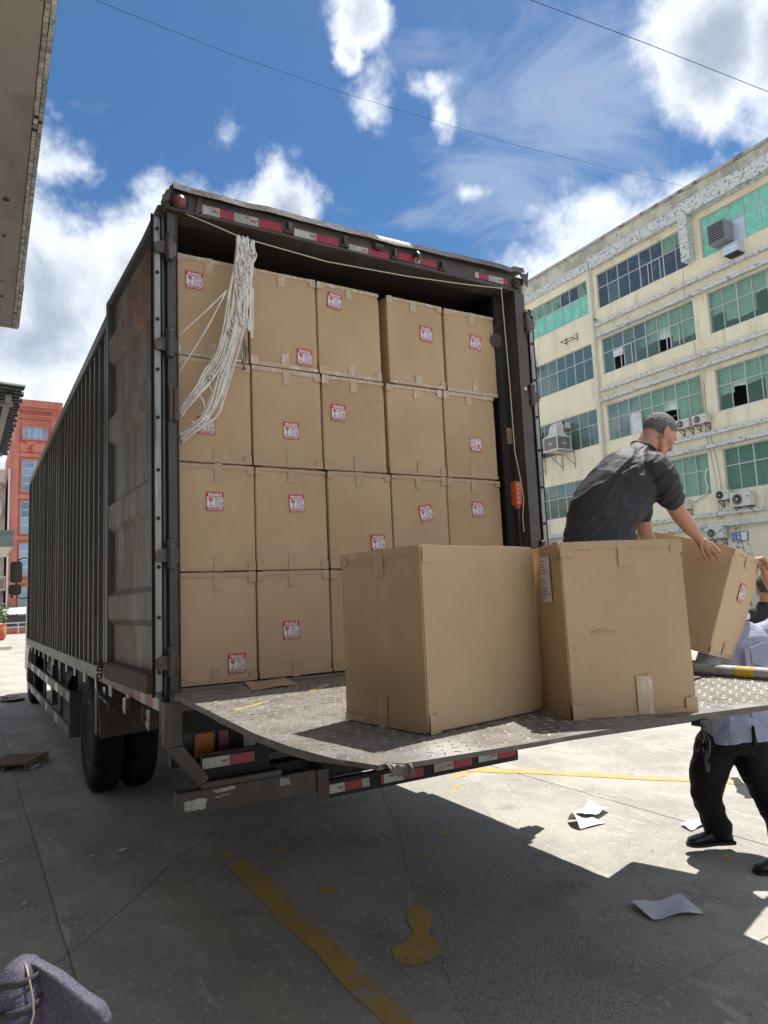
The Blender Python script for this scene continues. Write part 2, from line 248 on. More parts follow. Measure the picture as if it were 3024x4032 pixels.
M['soffit'] = pm('soffit_render', (.42, .37, .34), [((.42, .37, .34), .8, .42, .58, (1.4, .6, 1)), ((.30, .255, .23), 1.5, .52, .66, (1.2, .5, 1)), ((.48, .43, .41), 2.2, .63, .70, (1, .6, 1)), ((.17, .15, .14), 4.2, .66, .74, (1, 1, 1)), ((.25, .22, .2), 14, .62, .72, (1, 1, 1))], rough=.95, bump=.45, bscale=16)
M['tile'] = pm('mosaic_tile', (.60, .58, .53), [((.30, .28, .26), 9, .45, .65, (1, 1, 1))], rough=.5, bump=.2, var=.25)
M['grout'] = pm('black_grout', (.07, .06, .055), [((.16, .14, .13), 20, .5, .6, (1, 1, 1))], rough=1, bump=.6)
M['sheetroof'] = pm('corrugated_roof_sheet', (.085, .095, .095), [((.15, .15, .14), 5, .5, .65, (1, 1, 1))], rough=.5, metal=.3, bump=.05)
M['beam'] = pm('painted_beam', (.50, .48, .42), [((.3, .28, .25), 5, .55, .7, (1, 1, 1))], rough=.7)
M['greysteel'] = pm('grey_canopy_steel', (.15, .17, .18), rough=.5, bump=.05)
M['leaf'] = pm('leaf', (.05, .13, .035), [((.10, .20, .05), 6, .45, .6, (1, 1, 1)), ((.03, .07, .03), 14, .55, .65, (1, 1, 1))], rough=.6, bump=0)
M['flower'] = flat('white_flower', (.65, .66, .55), .7)
M['pot'] = pm('gilded_pot', (.42, .27, .05), [((.5, .06, .04), 2.5, .5, .54, (1, 1, 1))], rough=.4, bump=.1)
M['wood'] = pm('pallet_wood', (.20, .13, .085), [((.28, .19, .13), 6, .45, .65, (.3, 3, 3)), ((.11, .07, .045), 14, .6, .7, (.3, 3, 3))], rough=.85, bump=.4)
M['redplastic'] = flat('red_plastic', (.55, .03, .03), .4)
# people
M['skin'] = pm('skin', (.46, .235, .155), [((.52, .28, .19), 9, .45, .65, (1, 1, 1)), ((.37, .16, .11), 22, .58, .7, (1, 1, 1))], rough=.5, bump=.25, bscale=90, spec=.45)
M['hair'] = pm('grey_hair', (.15, .145, .14), [((.27, .265, .26), 160, .42, .6, (1, 1, .4)), ((.42, .41, .41), 11, .52, .68, (1, 1, 1)), ((.08, .075, .07), 120, .58, .70, (1, 1, .4)), ((.30, .19, .14), 14, .70, .78, (1, 1, 1))], rough=.8, bump=1.0, bscale=420)
M['darkhair'] = pm('short_dark_hair', (.05, .045, .04), [((.14, .12, .11), 90, .5, .65, (1, 1, 1))], rough=.8, bump=1.0, bscale=260)
M['tee'] = pm('charcoal_cotton', (.020, .021, .029), [((.028, .029, .040), 4, .45, .65, (1, 1, 1)), ((.024, .024, .031), 14, .55, .7, (1, 1, 1))], rough=.68, bump=.35, bscale=24, bstretch=(1, 1, 2.2), spec=.5)
M['blacktee'] = pm('black_cotton', (.020, .021, .023), rough=.75, bump=.4, bscale=18)
M['trousers'] = pm('black_trousers', (.0085, .0085, .010), rough=.8, bump=.4, bscale=14, bstretch=(1, 1, .5), spec=.25)
M['leather'] = pm('black_leather', (.013, .013, .015), rough=.28, bump=.4, bscale=70)
M['sole'] = flat('shoe_sole', (.03, .03, .03), .8)
M['khaki'] = pm('khaki_cloth', (.26, .22, .12), [((.4, .35, .2), 12, .45, .6, (1, 1, 1))], rough=.8, bump=.8, bscale=30)
M['eye'] = flat('eye_dark', (.02, .015, .012), .3)
M['bagcloth'] = pm('purple_grey_cloth', (.048, .045, .075), [((.062, .057, .092), 5, .45, .6, (1, 1, 1)), ((.12, .115, .16), 200, .5, .6, (1, 1, 1))], rough=.7, bump=.35, bscale=140)
M['webbing'] = pm('black_webbing', (.024, .027, .030), [((.045, .048, .05), 120, .5, .6, (1, .3, 1))], rough=.7, bump=.15, bscale=200)
M['piping'] = flat('beige_piping', (.36, .27, .23), .6)
def check_mat():
    m, nt, N, L = nodes('blue_check_cotton')
    tc = N('ShaderNodeTexCoord'); sep = N('ShaderNodeSeparateXYZ'); L(tc.outputs['Object'], sep.inputs[0])
    def band(o, s):
        a = N('ShaderNodeMath'); a.operation = 'MULTIPLY'; a.inputs[1].default_value = s; L(o, a.inputs[0])
        b = N('ShaderNodeMath'); b.operation = 'FRACT'; L(a.outputs[0], b.inputs[0])
        c = N('ShaderNodeMath'); c.operation = 'LESS_THAN'; c.inputs[1].default_value = .32; L(b.outputs[0], c.inputs[0]); return c.outputs[0]
    s = N('ShaderNodeMath'); s.operation = 'ADD'; L(band(sep.outputs[0], 78), s.inputs[0]); L(band(sep.outputs[2], 78), s.inputs[1])
    h = N('ShaderNodeMath'); h.operation = 'MULTIPLY'; h.inputs[1].default_value = .5; L(s.outputs[0], h.inputs[0])
    mx = N('ShaderNodeMix'); mx.data_type = 'RGBA'; L(h.outputs[0], mx.inputs['Factor']); mx.inputs['A'].default_value = (.37, .39, .52, 1); mx.inputs['B'].default_value = (.22, .24, .37, 1)
    b = N('ShaderNodeBsdfPrincipled'); L(mx.outputs['Result'], b.inputs['Base Color']); b.inputs['Roughness'].default_value = .8
    n = N('ShaderNodeTexNoise'); n.inputs['Scale'].default_value = 14; n.inputs['Detail'].default_value = 4; n.inputs['Distortion'].default_value = 1; L(tc.outputs['Object'], n.inputs['Vector'])
    bp = N('ShaderNodeBump'); bp.inputs['Strength'].default_value = .5; bp.inputs['Distance'].default_value = .02; L(n.outputs['Fac'], bp.inputs['Height']); L(bp.outputs[0], b.inputs['Normal'])
    o = N('ShaderNodeOutputMaterial'); L(b.outputs[0], o.inputs['Surface']); return m
M['check'] = check_mat()

# ------------------------------------------------------------------ mesh helpers
class MB:
    def __init__(s): s.v = []; s.f = []; s.m = []; s.mats = []
    def mi(s, mat):
        if mat not in s.mats: s.mats.append(mat)
        return s.mats.index(mat)
    def add(s, verts, faces, mat):
        o = len(s.v); s.v += [tuple(v) for v in verts]; i = s.mi(mat)
        for f in faces: s.f.append(tuple(o + k for k in f)); s.m.append(i)
        return s
    def box(s, a, b, mat, T=None):
        x0, y0, z0 = a; x1, y1, z1 = b
        v = [Vector(p) for p in ((x0, y0, z0), (x1, y0, z0), (x1, y1, z0), (x0, y1, z0), (x0, y0, z1), (x1, y0, z1), (x1, y1, z1), (x0, y1, z1))]
        if T is not None: v = [T @ p for p in v]
        return s.add(v, [(0, 3, 2, 1), (4, 5, 6, 7), (0, 1, 5, 4), (1, 2, 6, 5), (2, 3, 7, 6), (3, 0, 4, 7)], mat)
    def bar(s, p0, p1, w, h, mat, upv=(0, 0, 1)):
        p0 = Vector(p0); p1 = Vector(p1); d = p1 - p0; l = d.length; d.normalize()
        sd = d.cross(Vector(upv))
        if sd.length < 1e-4: sd = d.cross(Vector((1, 0, 0)))
        sd.normalize(); u = sd.cross(d)
        T = Matrix(((sd.x, d.x, u.x, p0.x), (sd.y, d.y, u.y, p0.y), (sd.z, d.z, u.z, p0.z), (0, 0, 0, 1)))
        return s.box((-w / 2, 0, -h / 2), (w / 2, l, h / 2), mat, T)
    def tube(s, pts, r, mat, n=8, cap=True, flat=None):
        pts = [Vector(p) for p in pts]; rr = r if isinstance(r, (list, tuple)) else [r] * len(pts)
        rings = []; prev = None
        for i, p in enumerate(pts):
            d = (pts[min(i + 1, len(pts) - 1)] - pts[max(i - 1, 0)]).normalized()
            if prev is None:
                a = d.cross(Vector((0, 0, 1)))
                if a.length < 1e-3: a = d.cross(Vector((1, 0, 0)))
            else: a = prev - d * prev.dot(d)
            a.normalize(); prev = a; b = d.cross(a)
            rings.append([p + (a * math.cos(t) + b * math.sin(t)) * rr[i] for t in [2 * math.pi * k / n for k in range(n)]])
        v = [q for g in rings for q in g]; f = []
        for i in range(len(rings) - 1):
            for k in range(n): f.append((i * n + k, i * n + (k + 1) % n, (i + 1) * n + (k + 1) % n, (i + 1) * n + k))
        if cap: f.append(tuple(range(n - 1, -1, -1))); f.append(tuple((len(rings) - 1) * n + k for k in range(n)))
        return s.add(v, f, mat)
    def lathe(s, c, axis, prof, mat, n=24):
        """prof: list of (radius, along)"""
        c = Vector(c); ax = Vector(axis).normalized(); a = ax.cross(Vector((0, 0, 1)))
        if a.length < 1e-3: a = ax.cross(Vector((1, 0, 0)))
        a.normalize(); b = ax.cross(a); v = []
        for r, h in prof:
            for k in range(n):
                t = 2 * math.pi * k / n; v.append(c + ax * h + (a * math.cos(t) + b * math.sin(t)) * r)
        f = []
        for i in range(len(prof) - 1):
            for k in range(n): f.append((i * n + k, i * n + (k + 1) % n, (i + 1) * n + (k + 1) % n, (i + 1) * n + k))
        if prof[0][0] > 1e-5: f.append(tuple(range(n - 1, -1, -1)))
        if prof[-1][0] > 1e-5: f.append(tuple((len(prof) - 1) * n + k for k in range(n)))
        return s.add(v, f, mat)
    def prism(s, poly, ax, lo, hi, mat):
        """poly: 2D points in the plane normal to axis ax ('x','y','z')"""
        def P(a, b, c): return {'x': (c, a, b), 'y': (a, c, b), 'z': (a, b, c)}[ax]
        n = len(poly); v = [P(a, b, lo) for a, b in poly] + [P(a, b, hi) for a, b in poly]
        f = [tuple(range(n - 1, -1, -1)), tuple(range(n, 2 * n))] + [(i, (i + 1) % n, n + (i + 1) % n, n + i) for i in range(n)]
        return s.add(v, f, mat)
    def build(s, name, parent=None, smooth=False, bevel=0, kind=None, fix=True):
        me = bpy.data.meshes.new(name); me.from_pydata(s.v, [], s.f)
        for m in s.mats: me.materials.append(m)
        me.polygons.foreach_set('material_index', s.m)
        if fix:
            bm = bmesh.new(); bm.from_mesh(me); bmesh.ops.recalc_face_normals(bm, faces=bm.faces)
            if bevel:
                ed = [e for e in bm.edges if len(e.link_faces) == 2 and e.calc_face_angle(0) > .6]
                bmesh.ops.bevel(bm, geom=ed, offset=bevel, segments=2, affect='EDGES', clamp_overlap=True)
            bm.to_mesh(me); bm.free()
        if smooth: me.polygons.foreach_set('use_smooth', [True] * len(me.polygons))
        if smooth == 'auto':
            try: me.set_sharp_from_angle(angle=R(38))
            except Exception: pass
        o = bpy.data.objects.new(name, me); COL.objects.link(o)
        if parent: o.parent = parent
        if kind: o['kind'] = kind
        return o
def thing(name, label, cat, loc=(0, 0, 0), rot=(0, 0, 0), group=None):
    o = bpy.data.objects.new(name, None); COL.objects.link(o); o.location = loc; o.rotation_euler = rot
    o.empty_display_size = .2; return tag(o, label, cat, group)
def tag(o, label, cat, group=None):
    o['label'] = label; o['category'] = cat
    if group: o['group'] = group
    return o
def link_mesh(name, me, parent=None, loc=(0, 0, 0), rot=(0, 0, 0), scale=(1, 1, 1)):
    o = bpy.data.objects.new(name, me); COL.objects.link(o); o.location = loc; o.rotation_euler = rot; o.scale = scale
    if parent: o.parent = parent
    return o
def rag(poly, amp, step, rr):
    """ragged copy of a closed 2D outline"""
    out = []
    for i in range(len(poly)):
        a = Vector(poly[i]); b = Vector(poly[(i + 1) % len(poly)]); n = max(1, int((b - a).length / step))
        for k in range(n):
            p = a.lerp(b, k / n); out.append((p.x + rr.uniform(-amp, amp), p.y + rr.uniform(-amp, amp)))
    return out
def text_mesh(txt, size, bold=0.0, align='CENTER', sx=1.0):
    cu = bpy.data.curves.new('lettering', 'FONT'); cu.body = txt; cu.size = size; cu.align_x = align; cu.align_y = 'CENTER'; cu.offset = bold; cu.resolution_u = 2
    ob = bpy.data.objects.new('lettering', cu); COL.objects.link(ob)
    dg = bpy.context.evaluated_depsgraph_get(); me = bpy.data.meshes.new_from_object(ob.evaluated_get(dg))
    vs = [Vector((v.co.x * sx, v.co.y, 0)) for v in me.vertices]; fs = [tuple(p.vertices) for p in me.polygons]
    bpy.data.objects.remove(ob); bpy.data.curves.remove(cu); bpy.data.meshes.remove(me); return vs, fs

# ------------------------------------------------------------------ ground
def build_ground():
    g = MB(); g.add([(-300, -300, -.03), (300, -300, -.03), (300, 500, -.03), (-300, 500, -.03)], [(0, 1, 2, 3)], M['asphalt']); o = g.build('ground', kind='structure')
    b = MB(); b.add([(-12, -14, -.012), (33, -14, -.012), (33, 62, -.012), (-12, 62, -.012)], [(0, 1, 2, 3)], M['joint']); b.build('joint_bed', kind='structure')
    s = MB(); W, H = 3.78, 4.4; e = .0012; s.box((e, e, -.010), (W - e, H - e, 0), M['concrete']); s0 = s.build('concrete_slab', bevel=.004)
    me = s0.data; first = True
    yard = bpy.data.objects.new('paved_yard', None); COL.objects.link(yard); yard['kind'] = 'structure'
    for i in range(-3, 8):
        for j in range(-3, 14):
            o = s0 if first else link_mesh('concrete_slab', me); first = False
            o.parent = yard; o.location = (-.585 + i * W, -1.8 + j * H, 0)
    r = random.Random(3)
    left = [(2.62, 2.9), (1.762, .957), (1.571, .495), (1.311, -.01), (1.103, -.447), (.955, -.78), (.861, -.997), (.45, -1.9), (.1, -2.8)]
    right = [(.85, -2.8), (1.262, -1.805), (1.303, -1.713), (1.457, -1.452), (1.469, -1.30), (1.601, -1.158), (1.711, -.935), (1.827, -.671), (1.97, -.418), (2.058, -.121), (2.238, .289), (2.536, .892), (3.45, 2.9)]
    p = MB(); poly = rag(left + right, .011, .03, r); p.prism(poly, 'z', 0.0002, .0022, M['rough_concrete']); p.build('rough_patch', kind='structure', fix=False)
    c = MB(); pts = [(1.3, 2.25), (.424, 1.172), (.108, .832), (-.178, .435), (-.497, .044), (-.63, -.088), (-1.5, -1.1)]
    for a, q in zip(pts, pts[1:]): c.bar((a[0], a[1], .001), (q[0], q[1], .001), .004, .0022, M['joint'])
    c.build('ground_cracks', kind='structure')
    # grit, chips and dry leaf crumbs scattered on the yard
    gr = MB()
    for k in range(2600):
        x = r.uniform(-1.4, 5.0); y = r.uniform(-2.6, 6.0); sz = r.choice((.0022, .003, .004, .006)) * r.uniform(.7, 1.4); a = r.uniform(0, 3.1); c_, s_ = math.cos(a) * sz, math.sin(a) * sz
        gr.add([(x - c_, y - s_, .0045), (x + s_ * .6, y - c_ * .6, .0045), (x + c_, y + s_, .0045), (x - s_ * .6, y + c_ * .6, .0045), (x, y, .0045 + sz * .6)], [(0, 1, 4), (1, 2, 4), (2, 3, 4), (3, 0, 4)], r.choice((M['joint'], M['joint'], M['offwhite'], M['kraft'])))
    gr.build('grit', kind='stuff', fix=False)
    # painted marks
    yl = [(.397, .631), (.382, .401), (.363, .195), (.373, .025), (.383, -.133), (.35, -.251), (.364, -.442), (.368, -.61), (.376, -.755), (.361, -.898), (.356, -1.082), (.363, -1.235), (.355, -1.5), (.36, -2.6),
          (.47, -2.6), (.463, -1.364), (.458, -1.301), (.464, -1.136), (.482, -.909), (.49, -.726), (.494, -.504), (.485, -.315), (.519, -.004), (.519, .297), (.515, .582)]
    def paint(name, poly, amp, step, z=.0034):
        q = MB(); q.prism(rag(poly, amp, step, r), 'z', z - .0010, z, M['yellow_paint']); q.build(name, kind='structure', fix=False)
    paint('yellow_line', yl, .007, .03)
    yh = [(2.982, 1.573), (3.305, 1.203), (3.666, .709), (3.942, .32), (4.438, -.409), (4.9, -1.1), (4.83, -1.14), (4.377, -.445), (4.28, -.277), (3.982, .122), (3.9, .20), (3.851, .27), (3.58, .628), (3.243, 1.071), (2.877, 1.47)]
    paint('yellow_line', yh, .010, .05)
    paint('yellow_mark', [(1.029, -.573), (.945, -.613), (.876, -.722), (.858, -.814), (.75, -.891), (.679, -.893), (.647, -.947), (.646, -1.057), (.745, -1.092), (.854, -1.044), (.892, -.952), (.88, -.873), (.942, -.83), (1.027, -.706), (1.038, -.614)], .006, .03)
    for q in ([(.399, .84), (.411, .698), (.493, .703), (.461, .804)], [(.716, .68), (.729, .587), (.784, .627), (.767, .68)], [(.696, -.074), (.68, -.171), (.757, -.181), (.797, -.1)],
              [(1.746, .267), (1.737, .186), (1.825, .234), (1.805, .311)], [(1.434, -.056), (1.424, -.135), (1.479, -.1), (1.488, -.028)], [(1.934, .399), (1.96, .365), (1.986, .423)],
              [(2.796, -1.135), (2.796, -1.176), (2.875, -1.168), (2.847, -1.128)], [(2.37, 1.048), (2.352, .958), (2.432, .979), (2.446, 1.056)], [(2.52, 1.198), (2.541, 1.087), (2.619, 1.144)],
              [(2.677, 1.426), (2.654, 1.342), (2.782, 1.337), (2.894, 1.423), (2.882, 1.511)], [(.2, 14), (.5, 14), (.35, 13)]):
        paint('yellow_fragment', q, .009, .03)
build_ground()

# ------------------------------------------------------------------ far buildings
BX = 26.6
def bY(y): return 1.2 * y + .775
def bZ(z): return 1.2 * z - .32
def yellow_building():
    T = thing('factory_building', 'long pale yellow factory block with green windows and peeling white ledges at the right', 'building', (BX, 0, 0))
    X0 = 0.0; D = .30
    rows = [(13.44, 14.98), (10.54, 12.10), (7.65, 9.20), (4.76, 6.30)]
    pit = .5555
    groups = [(20.50, 16.69, 7), (16.15, 11.71, 8), (11.13, 6.69, 8), (6.1, 1.66, 8), (25.2, 20.9, 8)]
    w = MB(); P = M['plaster']
    ylo, yhi = bY(0.9), bY(26.0)
    zs = [0] + [bZ(z) for r in reversed(rows) for z in r] + [bZ(15.74)]
    # horizontal wall bands between window rows and piers between openings
    for k in range(0, len(zs), 2): w.box((X0, ylo, zs[k]), (X0 + D, yhi, zs[k + 1]), P)
    ops = sorted([(bY(b), bY(a)) for a, b, n in groups])
    for zi, (z0, z1) in enumerate(rows):
        y = ylo
        for a, b in ops + [(yhi, yhi)]:
            if a - y > .01: w.box((X0 + .002, y, bZ(z0)), (X0 + D, a, bZ(z1)), P)
            y = b
    w.build('wall', T)
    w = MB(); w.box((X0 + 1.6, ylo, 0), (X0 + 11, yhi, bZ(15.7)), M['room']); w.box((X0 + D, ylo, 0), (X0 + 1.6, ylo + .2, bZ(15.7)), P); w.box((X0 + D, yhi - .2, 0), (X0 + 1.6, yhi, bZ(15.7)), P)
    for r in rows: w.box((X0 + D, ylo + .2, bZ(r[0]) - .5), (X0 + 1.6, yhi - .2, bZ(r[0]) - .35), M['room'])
    w.build('interior', T)
    w = MB(); w.box((X0 - .06, ylo, bZ(15.74)), (X0 + .25, yhi, bZ(16.33)), M['parapet']); w.box((X0 - .02, ylo, bZ(15.6)), (X0 + 11, yhi, bZ(15.74) - .01), M['parapet']); w.build('parapet', T)
    w = MB(); r = random.Random(2)
    ys = [ylo + i * .6 for i in range(int((yhi - ylo) / .6))]
    for y in ys: w.box((X0 - .13 - r.uniform(0, .008), y, bZ(16.33)), (X0 + .3, y + .597, bZ(16.44) + r.uniform(-.006, .006)), M['lip'])
    w.build('parapet_lip', T)
    # beams over the top windows
    w = MB()
    cuts = [16.25, 15.0, 14.93, 14.0, 13.1, 13.0, 11.78]
    for i, (a, b) in enumerate([(16.25, 14.88), (14.87, 14.28), (14.27, 13.52), (13.51, 12.6), (12.59, 11.76)]):
        w.box((X0 - .30 - .008 * (i % 2), bY(b), bZ(15.24) + .012 * (i % 3)), (X0 + .01, bY(a), bZ(15.725)), M['peel'])
    w.box((X0 - .46, bY(.9), bZ(15.20)), (X0 + .01, bY(11.755), bZ(15.745)), M['peel'])
    w.box((X0 - .46, bY(11.40), bZ(13.49)), (X0 + .01, bY(11.755), bZ(15.20) - .002), M['peel'])
    w.box((X0 - .10, bY(16.30), bZ(15.35)), (X0 + .01, bY(26), bZ(15.725)), M['peel'])
    w.build('top_beam', T)
    for zt, zb, up_ in ((12.72, 12.22, 1), (9.86, 9.42, 1), (6.92, 6.46, 1), (4.0, 3.6, 1)):
        for z, ou in ((zt, .22), (zb, .26)):
            w = MB(); r = random.Random(int(z * 10))
            y = bY(.9)
            while y < bY(16.27):
                y2 = min(y + r.uniform(1.2, 2.6), bY(16.27)); w.box((X0 - ou - r.uniform(0, .012), y, bZ(z) - .08), (X0 + .01, y2 - .004, bZ(z) + .075 + r.uniform(-.006, .006)), M['peel']); y = y2
            w.build('ledge', T)
    w = MB(); w.box((X0 - .25, bY(16.9), bZ(3.90)), (X0 + .01, bY(26), bZ(4.06)), M['peel']); w.box((X0 - .03, bY(16.9), bZ(.1)), (X0 + .01, bY(26), bZ(3.9)), M['parapet']); w.build('ledge', T)
    # windows: frame > panes; curtains behind
    r = random.Random(11)
    for gi, (ya, yb, n) in enumerate(groups):
        for ri, (z0, z1) in enumerate(rows):
            if ri == 4 and gi != 2: pass
            y_hi, y_lo = bY(ya), bY(yb); Z0, Z1 = bZ(z0), bZ(z1); zm = Z0 + (Z1 - Z0) * .59; X = X0 + .10
            f = MB(); A = M['alu']; pw = (y_hi - y_lo) / n
            for k in range(n + 1):
                t = .055 if k % 2 == 0 else .034
                if n == 7: t = .055 if k % 2 == 1 else .034
                yy = y_hi - k * pw; yy = min(max(yy, y_lo + t / 2), y_hi - t / 2)
                f.box((X - .03, yy - t / 2, Z0), (X + .03, yy + t / 2, Z1), A)
            f.box((X - .026, y_lo, Z0), (X + .026, y_hi, Z0 + .05), A); f.box((X - .026, y_lo, Z1 - .045), (X + .026, y_hi, Z1), A)
            f.box((X - .022, y_lo, zm - .022), (X + .022, y_hi, zm + .022), A)
            fr = f.build('window', T)
            big = ri < 4 and gi < 3
            for k in range(n):
                a = y_hi - (k + 1) * pw; b = a + pw
                for half in (0, 1):
                    q0, q1 = (Z0, zm) if half == 0 else (zm, Z1)
                    mat = M['glass_green']
                    if ri == 0 and gi in (0, 4): mat = M['film_teal'] if half == 0 else (M['film_green'] if r.random() < .75 else M['film_blue'])
                    elif ri == 0 and gi == 1: mat = M['film_blue']
                    elif ri == 0: mat = M['film_teal']
                    if ri == 0 and gi == 1 and half == 1 and k in (6, 7): mat = M['film_green']
                    if ri == 0 and gi == 1 and half == 0 and k in (1,): mat = M['glass_green']
                    if ri == 1 and gi == 1 and half == 0 and k == 1: continue          # opened sash
                    if ri == 1 and gi == 1 and half == 0 and k == 5: continue
                    if ri == 2 and gi == 1 and half == 0 and k == 5: continue
                    if ri == 2 and gi == 2 and half == 0 and k == 1: continue
                    if ri == 2 and gi == 0 and half == 1 and k == 2: mat = M['foil']
                    if ri == 2 and gi == 1 and half == 0 and k == 2: mat = M['white_cloth']
                    if ri == 0 and gi == 2 and half == 0 and k == 2: mat = M['foil']
                    if not big and (gi == 3 or gi == 4 or ri == 4): pass
                    p = MB(); tilt = r.uniform(-.006, .006)
                    p.add([(X + tilt, a + .02, q0), (X - tilt, b - .02, q0), (X - tilt, b - .02, q1), (X + tilt, a + .02, q1)], [(0, 1, 2, 3)], mat)
                    p.build('pane', fr, fix=False)
            if ri == 0 and gi in (0, 1, 4): continue
            # pleated curtains
            cm = MB(); k = 0
            while k < n:
                span = r.choice((1, 2, 2, 3)); span = min(span, n - k); drop = r.choice((.45, .5, .62, .75, 1.0, 1.0, .55))
                if ri == 1: drop = r.choice((.42, .5, .55, .62, .3, .8))
                mat = M['curtain']
                if ri == 3: drop = 1.0; mat = M['darkcurtain'] if gi == 2 else M['curtain']
                if ri == 3 and gi == 0: drop = .4; mat = M['darkcurtain']
                if r.random() < .08: k += span; continue
                a = y_hi - (k + span) * pw; b = y_hi - k * pw; zb = Z1 - (Z1 - Z0) * drop; m = span * 10; vs = []; fs = []
                for i in range(m + 1):
                    yy = a + (b - a) * i / m; xx = X + .16 + .028 * math.sin(i * 2.1 + k) + r.uniform(-.006, .006)
                    vs += [(xx, yy, zb + .03 * math.sin(i * .35 + k)), (xx, yy, Z1)]
                for i in range(m): fs.append((2 * i, 2 * i + 2, 2 * i + 3, 2 * i + 1))
                cm.add(vs, fs, mat); k += span
            if cm.v: cm.build('curtain', T, smooth=True, fix=False)
            if ri in (2, 3) and gi in (1, 0):
                l = MB(); yy = y_lo + (y_hi - y_lo) * .25; l.box((X + .9, yy, Z0 + .62), (X + .95, yy + 1.1, Z0 + .66), M['white_cloth']); l.build('strip_lamp', T)
    # sliding sashes of the opened panes
    for (g0, ri, k) in ((1, 0, 5), (1, 1, 2), (1, 1, 6)):
        ya, yb, n = groups[g0]; z0, z1 = rows[ri]; pw = (bY(ya) - bY(yb)) / n; a = bY(ya) - (k + .7) * pw; b = a + pw; Z0 = bZ(z0); zm = Z0 + (bZ(z1) - Z0) * .59
        f = MB()
        for y in (a, b): f.box((X0 + .05, y - .025, Z0 + .03), (X0 + .08, y + .025, zm - .03), M['alu'])
        f.box((X0 + .05, a, Z0 + .02), (X0 + .08, b, Z0 + .06), M['alu']); f.box((X0 + .05, a, zm - .06), (X0 + .08, b, zm - .02), M['alu']); f.build('sliding_sash', T)
    # white sheet hung in an opened pane
    f = MB(); r = random.Random(5); pw = (bY(16.15) - bY(11.71)) / 8; a = bY(16.15) - 2 * pw; Z = bZ(rows[1][0]) + (bZ(rows[1][1]) - bZ(rows[1][0])) * .59
    vs = []; fs = []
    for i in range(9):
        for j in range(5): vs.append((X0 + .02 + r.uniform(-.02, .02), a + .03 + (pw - .06) * i / 8, Z - .05 - j * .095 - .008 * (i % 3)))
    for i in range(8):
        for j in range(4): fs.append((i * 5 + j, i * 5 + j + 1, i * 5 + j + 6, i * 5 + j + 5))
    f.add(vs, fs, M['white_cloth']); f.build('hung_sheet', T, smooth=True, fix=False)
    # drain pipe with sockets
    d = MB(); y = bY(16.45); d.tube([(X0 + .02, y, bZ(15.62)), (X0 - .12, y, bZ(15.60)), (X0 - .17, y, bZ(15.50)), (X0 - .17, y - .03, bZ(15.1)), (X0 - .14, y - .06, bZ(14.9)), (X0 - .14, y - .06, 0)], .062, M['pipe_white'], 10)
    d.build('drain_pipe', T, smooth=True)
    for z in (14.85, 13.6, 12.9, 11.9, 10.2, 8.9, 7.5, 6.1, 4.6, 3.0):
        q = MB(); q.lathe((X0 - .14, y - .06, bZ(z)), (0, 0, 1), [(.064, -.06), (.078, -.05), (.078, .05), (.064, .06)], M['pipe_white'], 12); q.build('pipe_socket', T, smooth='auto')
    c = MB(); r = random.Random(9); yy = bY(11.75); pts = []
    for i in range(26): pts.append((X0 - .05 - .3 * (i < 12), yy + .1 * math.sin(i * .5) - i * .012, bZ(13.3 - i * .38)))
    c.tube(pts, .012, M['ac_grey'], 5); pts2 = [(p[0], p[1] - .15 - .06 * math.sin(i * .4), p[2]) for i, p in enumerate(pts) if i > 10]; c.tube(pts2, .010, M['ac_dark'], 5); c.build('cable', T)
    c = MB(); pts = [(X0 - .05, bY(11.75), bZ(8.95)), (X0 - .10, bY(11.72), bZ(8.4)), (X0 - .08, bY(11.75), bZ(7.9)), (X0 - .10, bY(11.62), bZ(7.6))]; c.tube(pts, .03, M['khaki'], 7)
    pts = [(X0 - .02, bY(11.74), bZ(5.72)), (X0 - .08, bY(11.80), bZ(5.6)), (X0 - .08, bY(11.86), bZ(5.3)), (X0 - .08, bY(11.78), bZ(5.0)), (X0 - .08, bY(11.90), bZ(4.75)), (X0 - .08, bY(12.2), bZ(4.66)), (X0 - .08, bY(12.35), bZ(4.55))]
    c.tube(pts, .032, M['pipe_white'], 8); c.build('pipe_lagging', T, smooth=True)
    return T
yellow_building()

